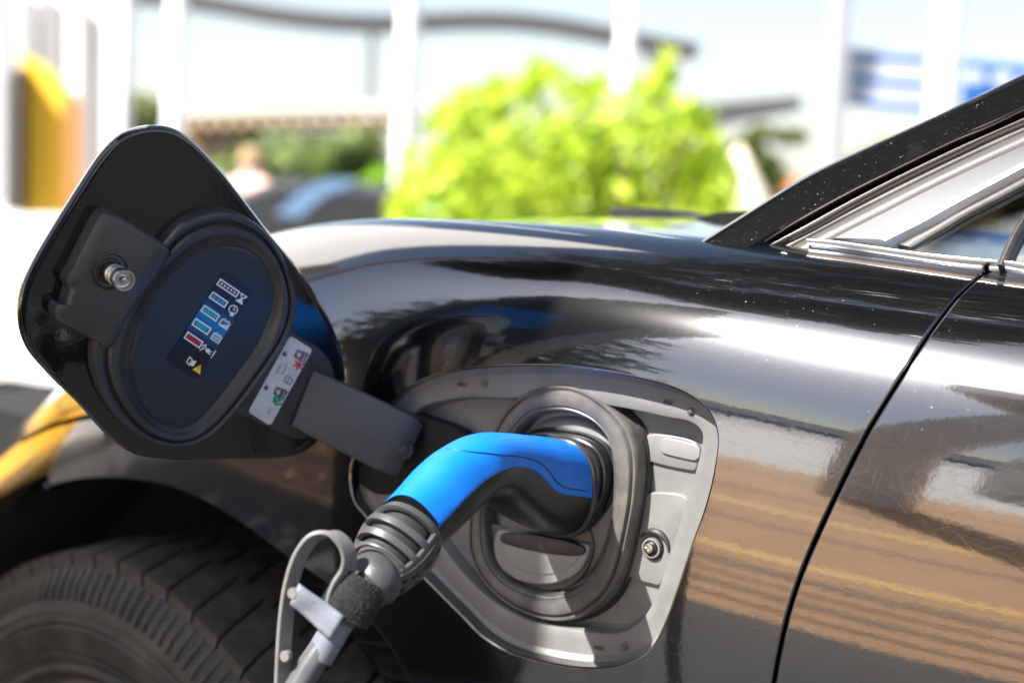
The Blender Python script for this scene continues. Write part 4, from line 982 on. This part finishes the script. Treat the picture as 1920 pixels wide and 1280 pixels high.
b = gpt(1330, 27); fix(part('column', *cyl(b, .1, 0, 1.9), simple('grey_post_b', (.4, .4, .4), .6), low2))
# leaves
def leafmat(name, c1, c2, tr=.4):
    m = Mat(name); oi = m.node('ShaderNodeNewGeometry'); f = m.ramp(oi.outputs['Random Per Island'], [(0, c1), (1, c2)])
    m.link(f, 'Base Color'); m.set(Roughness=.45)
    t = m.node('ShaderNodeBsdfTranslucent'); mm = m.node('ShaderNodeMixShader'); mm.inputs[0].default_value = tr; m.l.new(f, t.inputs[0])
    m.l.new(m.b.outputs[0], mm.inputs[1]); m.l.new(t.outputs[0], mm.inputs[2]); m.l.new(mm.outputs[0], m.n['Material Output'].inputs[0]); return m.m
def leaves(cents, size, rg):
    V, Fc = [], []
    for c in cents:
        d = rg.normal(0, 1, 3); d /= np.linalg.norm(d); u = np.cross(d, rg.normal(0, 1, 3)); u /= np.linalg.norm(u); s = size*rg.uniform(.6, 1.3); b = len(V)
        v = np.cross(d, u)
        V += [c-u*s, c+v*s*.42+d*s*.1, c+u*s, c-v*s*.42+d*s*.1]; Fc += [(b, b+1, b+2, b+3)]
    return V, Fc
LIME = leafmat('lime_leaf', (.20, .36, .015), (.70, .80, .07), .42)
bush = empty('lime_bush', gpt(1080, 8), 'bright lime green bush with spiky shoots behind the bonnet', 'bush')
bc_ = gpt(1090, 8); rgb = np.random.default_rng(3); cents = []; stems = []
zof = lambda y: CAM[2]-(y-338)/F*8
out_px = [(740, 345), (775, 285), (815, 232), (870, 190), (940, 165), (1000, 150), (1030, 130), (1080, 150), (1150, 160), (1200, 150), (1250, 150), (1300, 190), (1350, 240), (1390, 300), (1400, 360)]
oxs = [p[0] for p in out_px]; oys = [p[1] for p in out_px]
while len(cents) < 5200:
    px = rgb.uniform(745, 1410); top = np.interp(px, oxs, oys); zt = zof(top); z = rgb.uniform(.25, 1)**.8*zt
    dep = 8+rgb.normal(0, .38)*(1-.3*z/zt)
    p = CAM+ray(px, 330)*dep; p[2] = z
    f = noise.noise(Vector(p)*2.6)
    if f < -.05 and rgb.random() < .9: continue
    if z > zt*.85 and rgb.random() < .45: continue
    cents.append(p)
for (px, y0p, y1p) in [(1000, 200, 118), (1250, 200, 95), (1245, 180, 110), (1215, 190, 150), (1010, 190, 140), (925, 210, 160), (1120, 190, 150), (1300, 230, 180), (1330, 240, 205), (860, 230, 190)]:
    for k in range(26):
        t = rgb.random(); p = CAM+ray(px+rgb.normal(0, 5), 330)*8; p[2] = zof(y0p+(y1p-y0p)*t); cents.append(p+rgb.normal(0, .02, 3))
cents = np.array(cents)-bc_
o = mesh('foliage', *leaves(cents, .052, rgb), LIME, bush, smooth=False, kind='stuff')
sv, sf = [], []
for k in range(16):
    a = rgb.uniform(0, 2*pi); e = np.array([cos(a)*rgb.uniform(.2, .8), sin(a)*.35, rgb.uniform(.7, 1.3)]); v, f = tube(crom([np.array([0, 0, 0.]), e*.5+np.array([0, 0, .1]), e], 8, False), .012, 6)
    b = len(sv); sv += [tuple(x) for x in v]; sf += [tuple(i+b for i in q) for q in f]
mesh('branches', sv, sf, BR, bush)
def tree(px, z, top, wpx, n, c1, c2, label, seed, ls=.12, name='dense_tree', base=None):
    rg = np.random.default_rng(seed); b = gpt(px, z); t = empty(name, b, label, 'tree', 'trees on the far side'); H = CAM[2]-(top-(282+px*.052))/F*z; Wd = wpx/F*z/2
    cl = [(rg.normal(0, .4)*Wd, rg.normal(0, .4)*Wd, H*rg.uniform(.45, .9)) for _ in range(16)]; P = []
    for k in range(n):
        c = cl[rg.integers(len(cl))]; d = rg.normal(0, 1, 3); d /= np.linalg.norm(d); r = Wd*.45*rg.uniform(.5, 1.0); p = np.array(c)+d*r*np.array([1, 1, .55]); 
        if p[2] < H*1.02: P.append(p)
    mesh('crown', *leaves(P, ls, rg), leafmat('leaf_'+name, tuple(min(1, v*1.6) for v in c1), tuple(min(1, v*1.6) for v in c2), .4), t, smooth=False, kind='stuff')
    v, f = tube(np.array([[0, 0, 0], [.05, 0, H*.3], [0, .05, H*.55], [.05, 0, H*.8]]), [Wd*.10, Wd*.08, Wd*.06, Wd*.02], 10); mesh('trunk', v, f, BR, t)
    return t
tree(240, 45, 175, 170, 2500, (.10, .13, .05), (.24, .27, .10), 'faint green tree seen left of the leftmost flagpole', 11, .16)
tree(430, 38, 225, 230, 3000, (.10, .13, .04), (.30, .32, .10), 'olive green tree under the brown arched roof', 12, .13)
tree(560, 30, 250, 230, 3400, (.07, .10, .05), (.18, .22, .09), 'dull green tree behind the blue car windscreen', 13, .11)
tree(655, 26, 240, 210, 3400, (.07, .11, .03), (.22, .28, .08), 'green tree between the station roof and the lime bush', 14, .10)
tree(735, 16, 290, 130, 2600, (.08, .18, .01), (.22, .38, .03), 'mid green shrub at the left foot of the lime bush', 17, .06)
tree(1425, 30, 225, 130, 2600, (.05, .07, .015), (.15, .18, .04), 'dark olive tree beyond the grey shelter roof', 15, .10)
tree(1655, 34, 255, 170, 2200, (.10, .13, .04), (.25, .28, .10), 'pale olive tree behind the blue striped banner', 16, .12)
# house with an orange roof, cream parasol
hs = empty('brick_house', gpt(1480, 32), 'orange brick house with tiled roof beyond the black pillar', 'house')
b = gpt(1490, 32); OR = groundmat('orange_tile', (.42, .13, .06), (.6, .22, .10), 3)
for nm, v, m in (('wall', box(-.9, .9, -.6, .6, 0, .95), groundmat('orange_brick', (.36, .13, .07), (.5, .2, .1), 4)),):
    mesh(nm, v[0], v[1], m, hs, smooth=False)
mesh('roof', [(-1.0, -.7, .95), (1.0, -.7, .95), (1.0, .7, .95), (-1.0, .7, .95), (-1.0, 0, 1.25), (1.0, 0, 1.25)], [(0, 1, 5, 4), (2, 3, 4, 5), (1, 2, 5), (3, 0, 4)], OR, hs, smooth=False)
mesh('window', *box(-.3, .3, -.64, -.61, .4, .8), simple('house_window', (.1, .1, .12), .2), hs, smooth=False)
hs.rotation_euler = (0, 0, radians(30))
ps = empty('cream_parasol', gpt(1385, 16), 'cream parasol half hidden by the lime bush', 'parasol')
rows = [[(r*cos(a), r*sin(a), z) for a in np.linspace(0, 2*pi, 24, endpoint=False)] for r, z in ((.02, 1.38), (.12, 1.22), (.28, .95), (.40, .72), (.42, .66))]
mesh('canopy', *loft(rows, True), simple('cream_cloth', (.78, .66, .52), .8), ps); mesh('pole', *cyl((0, 0), .02, 0, 1.3), WH, ps)
# far black car with blue-grey windscreen
fc_ = gpt(600, 9); fcar = empty('distant_car', fc_, 'dark car with pale blue windscreen parked beyond the bonnet', 'car')
DP = simple('distant_car_paint', (.03, .03, .035), .25)
th2 = radians(35); ux = np.array([cos(th2), sin(th2), 0])
prof = [(-2.2, .35), (-2.2, .62), (-1.0, .74), (-.35, .9), (.35, .9), (1.4, .8), (2.2, .8), (2.2, .35)]
def carw(x, y, z): return (ux[0]*x-ux[1]*y, ux[1]*x+ux[0]*y, z)
rows = [[carw(x-.0, y, z) for x, z in prof] for y in (-.85, -.75, .75, .85)]
for i in (0, 3): rows[i] = [carw(x*.97, (-.85, 0, 0, .85)[i], .35+(z-.35)*.93) for x, z in prof]
rows = [[tuple(np.array(v)*np.array([.55, .55, 1])+np.array([0, 0, 0])) for v in r_] for r_ in rows]
fix(mesh('body', *loft(rows, True, True, True), DP, fcar))
mb = simple('blue_windscreen', (.10, .17, .28), .12, 0)
ws = [at(515, 402, 8.2)-fc_, at(560, 360, 8.2)-fc_, at(610, 336, 8.2)-fc_, at(665, 334, 8.2)-fc_, at(660, 350, 8.2)-fc_, at(610, 366, 8.2)-fc_, at(560, 408, 8.2)-fc_]
w2 = [v+side*.05 for v in ws]; n = len(ws)
fix(mesh('windscreen', ws+w2, [tuple(range(n)), tuple(range(n, 2*n))[::-1]]+[(i, (i+1) % n, (i+1) % n+n, i+n) for i in range(n)], mb, fcar, smooth=False))
for sx in (-.75, .75):
    v, f = tube(np.array([carw(sx, -.50, .31), carw(sx, -.38, .31)]), .31, 24); fix(mesh('wheel', v, f, TYRE, fcar))
# person seated far off
pe = empty('person', gpt(470, 14), 'person in a pale pink top seated beyond the bonnet', 'person')
sk = bpy.data.meshes.new('body'); jp = [(0, 0, .45), (0, 0, .62), (0, 0, .80), (0, 0, .88), (0, -.02, .97), (-.17, 0, .80), (-.24, -.02, .58), (-.16, -.2, .47), (.17, 0, .80), (.24, -.02, .58), (.16, -.2, .47), (-.09, -.02, .45), (-.1, -.42, .46), (-.1, -.42, .06), (-.1, -.52, .04), (.09, -.02, .45), (.1, -.42, .46), (.1, -.42, .06), (.1, -.52, .04)]
sk.from_pydata(jp, [(0, 1), (1, 2), (2, 3), (3, 4), (2, 5), (5, 6), (6, 7), (2, 8), (8, 9), (9, 10), (0, 11), (11, 12), (12, 13), (13, 14), (0, 15), (15, 16), (16, 17), (17, 18)], [])
po = bpy.data.objects.new('body', sk); link(po, pe); md = po.modifiers.new('s', 'SKIN'); 
for v, r in zip(sk.skin_vertices[0].data, [.13, .12, .13, .055, .10, .06, .045, .035, .06, .045, .035, .09, .07, .045, .04, .09, .07, .045, .04]): v.radius = (r, r)
sk.skin_vertices[0].data[0].use_root = True; po.modifiers.new('u', 'SUBSURF').levels = 2; sk.materials.append(simple('pale_pink_shirt', (.68, .45, .40), .8))
v, f = [], []
rows = [[(.115*sin(t)*cos(a)*.85, .115*sin(t)*sin(a)-.0, .985+.125*cos(t)) for a in np.linspace(0, 2*pi, 16, endpoint=False)] for t in np.linspace(.05, 1.7, 8)]
mesh('hair', *loft(rows, True, True, False), simple('light_brown_hair', (.35, .22, .12), .7), pe)
tag(mesh('bench', *join(box(-.6, .6, -.1, .3, .34, .40), box(-.55, -.48, -.1, .3, 0, .34), box(.48, .55, -.1, .3, 0, .34)), simple('bench_wood', (.3, .2, .12), .7), smooth=False), 'low wooden bench under the seated person', 'bench').location = tuple(gpt(470, 14))
# banners
def board(name, corners, z, m, label, cat, depth=.04, parent=None):
    V = [at(x, y, z) for x, y in corners]; V2 = [v+side*depth for v in V]; n = len(V)
    o = fix(mesh(name, V+V2, [tuple(range(n)), tuple(range(n, 2*n))[::-1]]+[(i, (i+1) % n, (i+1) % n+n, i+n) for i in range(n)], m, parent, smooth=False))
    if parent is None: tag(o, label, cat)
    return o
def boardw(name, corners, z, m, parent, lift):
    V = [at(x, y, z-lift) for x, y in corners]; V2 = [v+side*.004 for v in V]; n = len(V); off = np.array(parent.location)
    return fix(mesh(name, [v-off for v in V+V2], [tuple(range(n)), tuple(range(n, 2*n))[::-1]]+[(i, (i+1) % n, (i+1) % n+n, i+n) for i in range(n)], m, parent, smooth=False))
bn = empty('striped_banner', at(1663, 150, 12), 'white banner with three blue stripes hanging right of a flagpole', 'banner')
BLS = simple('banner_blue', (.0, .075, .34), .5); BLW = simple('banner_white', (.42, .45, .50), .6)
boardw('cloth', [(1588, 88), (1738, 100), (1735, 212), (1585, 198)], 12, BLW, bn, 0)
for y in (97, 143, 186): boardw('stripe', [(1594, y), (1737, y+10), (1736, y+24), (1593, y+11)], 12, BLS, bn, .01)
bn2 = empty('blue_flag', at(1900, 180, 11), 'blue and white flag at the right edge above the black pillar', 'flag')
boardw('cloth', [(1805, 112), (2010, 130), (2010, 260), (1800, 235)], 11, simple('flag_blue', (.01, .09, .30), .5), bn2, 0)
for x, y in ((1825, 143), (1880, 147), (1935, 152), (1990, 156)):
    boardw('oval_mark', [(x+22*cos(t), y+13*sin(t)) for t in np.linspace(0, 2*pi, 16, endpoint=False)], 11, BLW, bn2, .01)
# building at the left
bl = empty('showroom_building', gpt(100, 14), 'white building with tall windows at the far left', 'building')
off = np.array(bl.location)
def wallb(name, x0, x1, ytop0, ytop1, yb0, yb1, z0, z1, m, lift=0):
    V = [at(x0, yb0, z0-lift), at(x1, yb1, z1-lift), at(x1, ytop1, z1-lift), at(x0, ytop0, z0-lift)]; V2 = [v+side*.3 for v in V]
    return fix(mesh(name, [v-off for v in V+V2], [(0, 1, 2, 3), (7, 6, 5, 4), (0, 4, 5, 1), (1, 5, 6, 2), (2, 6, 7, 3), (3, 7, 4, 0)], m, bl, smooth=False))
FAC = simple('white_render', (.8, .78, .76), .8)
A_ = np.array([-10.4, 10.0]); E_ = np.array([-26., 0.]); dn = (E_-A_)/np.linalg.norm(E_-A_); pn = np.array([dn[1], -dn[0]])
def wallw(name, p, q, z0, z1, m, th=.4):
    V = [(*p, z0), (*q, z0), (*q, z1), (*p, z1)]; V2 = [(v[0]-pn_[0]*th, v[1]-pn_[1]*th, v[2]) for v in V]
    return fix(mesh(name, [np.array(v)-off for v in V+V2], [(0, 1, 2, 3), (7, 6, 5, 4), (0, 4, 5, 1), (1, 5, 6, 2), (2, 6, 7, 3), (3, 7, 4, 0)], m, bl, smooth=False))
pn_ = np.array([.54, -.84]); wallw('wall', A_, E_, 0, 20, FAC)
pn_ = np.array([1., 0]); wallw('shaded_side_wall', E_+np.array([.4, -.02]), E_+np.array([.4, -2.2]), 0, 20.5, simple('side_shade_brown', (.30, .22, .17), .8), 1.0); wallw('downpipe_panel', E_+np.array([.5, -2.22]), E_+np.array([.5, -3.6]), 0, 20.3, simple('grey_panel', (.3, .3, .32), .6), .8)  # brown colour stands in for the building's shaded side wall
for k, (x0, x1, y0_, m) in enumerate([(-60, 8, -60, (.5, .5, .52)), (36, 68, -20, (.42, .41, .4)), (80, 105, -15, (.5, .48, .46)), (148, 176, 10, (.40, .37, .34))]):
    wallb('window', x0, x1, y0_, y0_+25, 380, 380, 12.9, 12.95, simple('window_tint', m, .15), .0)
pb = empty('yellow_hoarding', at(90, 300, 11), 'tall yellow and orange advertising panel on the white building', 'hoarding')
boardw('panel', [(38, 98), (75, 116), (118, 152), (118, 402), (34, 402)], 11, simple('hoarding_yellow', (.80, .46, .02), .5), pb, 0)
boardw('panel', [(118, 152), (138, 175), (153, 200), (152, 402), (118, 402)], 11, simple('hoarding_orange', (.36, .15, .04), .5), pb, 0)
tag(board('dark_post', [(10, 150), (36, 125), (34, 396), (8, 396)], 10.8, simple('dark_post', (.05, .045, .04), .6), 'dark upright post at the left edge of the yellow hoarding', 'post', .2), 'dark upright post at the left edge of the yellow hoarding', 'post')
# yellow sports car ahead of the black car
yc = empty('yellow_car', (-5.9, 1.45, 0), 'low yellow car ahead of the black car, seen only as a reflection', 'car')
YP = Mat('yellow_car_paint').set(Base_Color=(.78, .37, .004, 1), Roughness=.5, Coat_Weight=.1).m
prof = [(2.45, .25), (2.5, .34), (2.0, .46), (1.2, .66), (.3, .9), (0, 1.1), (-.7, 1.2), (-1.4, 1.0), (-2.1, .8), (-2.15, .3)]
rows = [[(x*k, y, .3+(z-.3)*kz) for x, z in prof] for y, k, kz in ((-1.25, .95, .86), (-1.1, 1, .97), (0, 1.02, 1), (1.1, 1, .97), (1.25, .95, .86))]
fix(mesh('body', *loft(rows, True, True, True), YP, yc))
mesh('windscreen', *box(-.02, .02, -.9, .9, 0, .32), simple('yellow_car_glass', (.05, .07, .07), .1), yc, smooth=False).location = (.62, 0, .94)
for sx in (-1.35, 1.35):
    for sy in (-1.05, 1.05):
        v, f = tube(np.array([(sx, sy-.1, .31), (sx, sy+.12, .31)]), .31, 24); fix(mesh('wheel', v, f, TYRE, yc))
# unseen tree added overhead, crown shaped to darken reflections in wing and pillar
rg = np.random.default_rng(21)
stt = empty('reflection_tree', (-6.2, -.9, 0), 'unseen dark tree added ahead of the car, darkens the reflections in the wing', 'tree')
P = []; cl = []
while len(cl) < 46:
    d = rg.uniform(-1, 1, 3)
    if d@d < 1: cl.append(d*np.array([3.5, 3.2, 1.7])+np.array([5.0, 3.0, 7.8]))
for k in range(14):
    d = rg.normal(0, 1, 3); d /= np.linalg.norm(d); cl.append(np.array([3.3, .15, 5.4])+d*np.array([.95, .8, .45])*rg.uniform(.2, 1))
for k in range(16):
    d = rg.normal(0, 1, 3); d /= np.linalg.norm(d); cl.append(np.array([4.95, -.05, 5.5])+d*np.array([1.25, .85, .4])*rg.uniform(.2, 1))
for k in range(24000):
    d = rg.normal(0, 1, 3); d /= np.linalg.norm(d); w = rg.integers(76); P.append(cl[w]+d*(1.0 if w < 46 else .42)*rg.uniform(.2, 1.0))
mesh('crown', *leaves(P, .13, rg), leafmat('street_leaf', (.02, .03, .008), (.05, .06, .02), .2), stt, smooth=False, kind='stuff')
v, f = tube(crom([(0, 0, 0), (.1, 0, 2), (.8, -.1, 4.4), (3.4, 2.4, 7.6)], 16, False), list(np.linspace(.17, .06, 16)), 12); mesh('trunk', v, f, BR, stt)
# unseen shadow caster, shaped as a charging post to shade the port's left half
cpst = empty('shadow_post', (-.60, -.86, 0), 'unseen shadow caster shaped as a charging post, its shadow lies on the port', 'charging post')
sh = np.array([-SV.x, -SV.y, 0]); sh = np.array([-sin(SUN_AZ), -cos(SUN_AZ), 0]); pr_ = np.array([-cos(SUN_AZ), sin(SUN_AZ), 0])
e0 = np.array([-.062, 0, 0])+sh*1.0
def cpp(a, z, d): return tuple(e0+pr_*a+sh*d+np.array([0, 0, z])-np.array(cpst.location))
V, Fc = loft([[cpp(a, z, d) for a, z in ((.30, 0), (.26, .83), (.0, 1.83), (-.052, 2.03), (0, 2.1), (.42, 2.1), (.46, 2.0), (.55, 0))] for d in (0, .26)], True, True, True)
fix(mesh('body', V, Fc, simple('charger_housing', (.02, .022, .028), .4), cpst, smooth=False))
V = [cpp(.22, 1.3, -.004), cpp(.42, 1.3, -.004), cpp(.42, 1.6, -.004), cpp(.22, 1.6, -.004)]; mesh('front_panel', V, [(0, 1, 2, 3)], simple('charger_blue', (.01, .15, .55), .3), cpst, smooth=False)
# unseen conifer added on the street side to blacken the wing reflection
rg = np.random.default_rng(33); co = empty('reflection_conifer', (-5.6, -6.6, 0), 'unseen tall conifer added across the forecourt to darken the wing reflection', 'tree')
P = []
for k in range(9000):
    z = 13.5*rg.random()**1.3+.6; r = max(.15, 2.0*(1-(z/14.5)**1.8))*rg.uniform(.35, 1.0)*(1+.18*sin(z*5+rg.random())); a = rg.uniform(0, 2*pi); P.append(np.array([r*cos(a), r*sin(a), z]))
mesh('crown', *leaves(P, .17, rg), leafmat('conifer_leaf', (.012, .022, .008), (.03, .045, .015), .1), co, smooth=False, kind='stuff'); mesh('trunk', *cyl((0, 0), .16, 0, 11), BR, co)
# white forecourt canopy on the street side: mirrored in the door
fcn = empty('forecourt_canopy', (2.0, -9, 0), 'white forecourt canopy with leaning legs, mirrored in the front door', 'canopy')
mesh('roof', *box(-3.2, 6, -3.2, 3.4, 5.0, 5.5), simple('canopy_white', (.75, .74, .73), .6), fcn, smooth=False)
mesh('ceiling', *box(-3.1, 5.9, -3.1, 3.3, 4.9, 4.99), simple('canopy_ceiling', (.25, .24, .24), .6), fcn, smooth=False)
for x in (-3.9, 3.5):
    for y in (-2.8, 2.2): mesh('leg', *loft([[np.array([x, y, 0])+np.array(v) for v in ((-.3, -.15, 0), (.3, -.15, 0), (.3, .15, 0), (-.3, .15, 0))], [np.array([x+1.4, y, 4.95])+np.array(v) for v in ((-.3, -.15, 0), (.3, -.15, 0), (.3, .15, 0), (-.3, .15, 0))]], True), simple('canopy_leg', (.72, .72, .72), .5), fcn, smooth=False)
# ================================================================ street side (behind the camera), seen only as reflections
wb = empty('street_building', (0, -70, 0), 'long low white building far across the forecourt, mirrored in the paint', 'building')
mesh('wall', *box(-40, 40, -.2, 6, 0, 3.4), simple('white_wall', (.8, .79, .77), .7), wb, smooth=False)
mesh('plinth', *box(-40, 40, 6.02, 6.1, 0, .9), BLS, wb, smooth=False)
print('objects', len(bpy.data.objects))
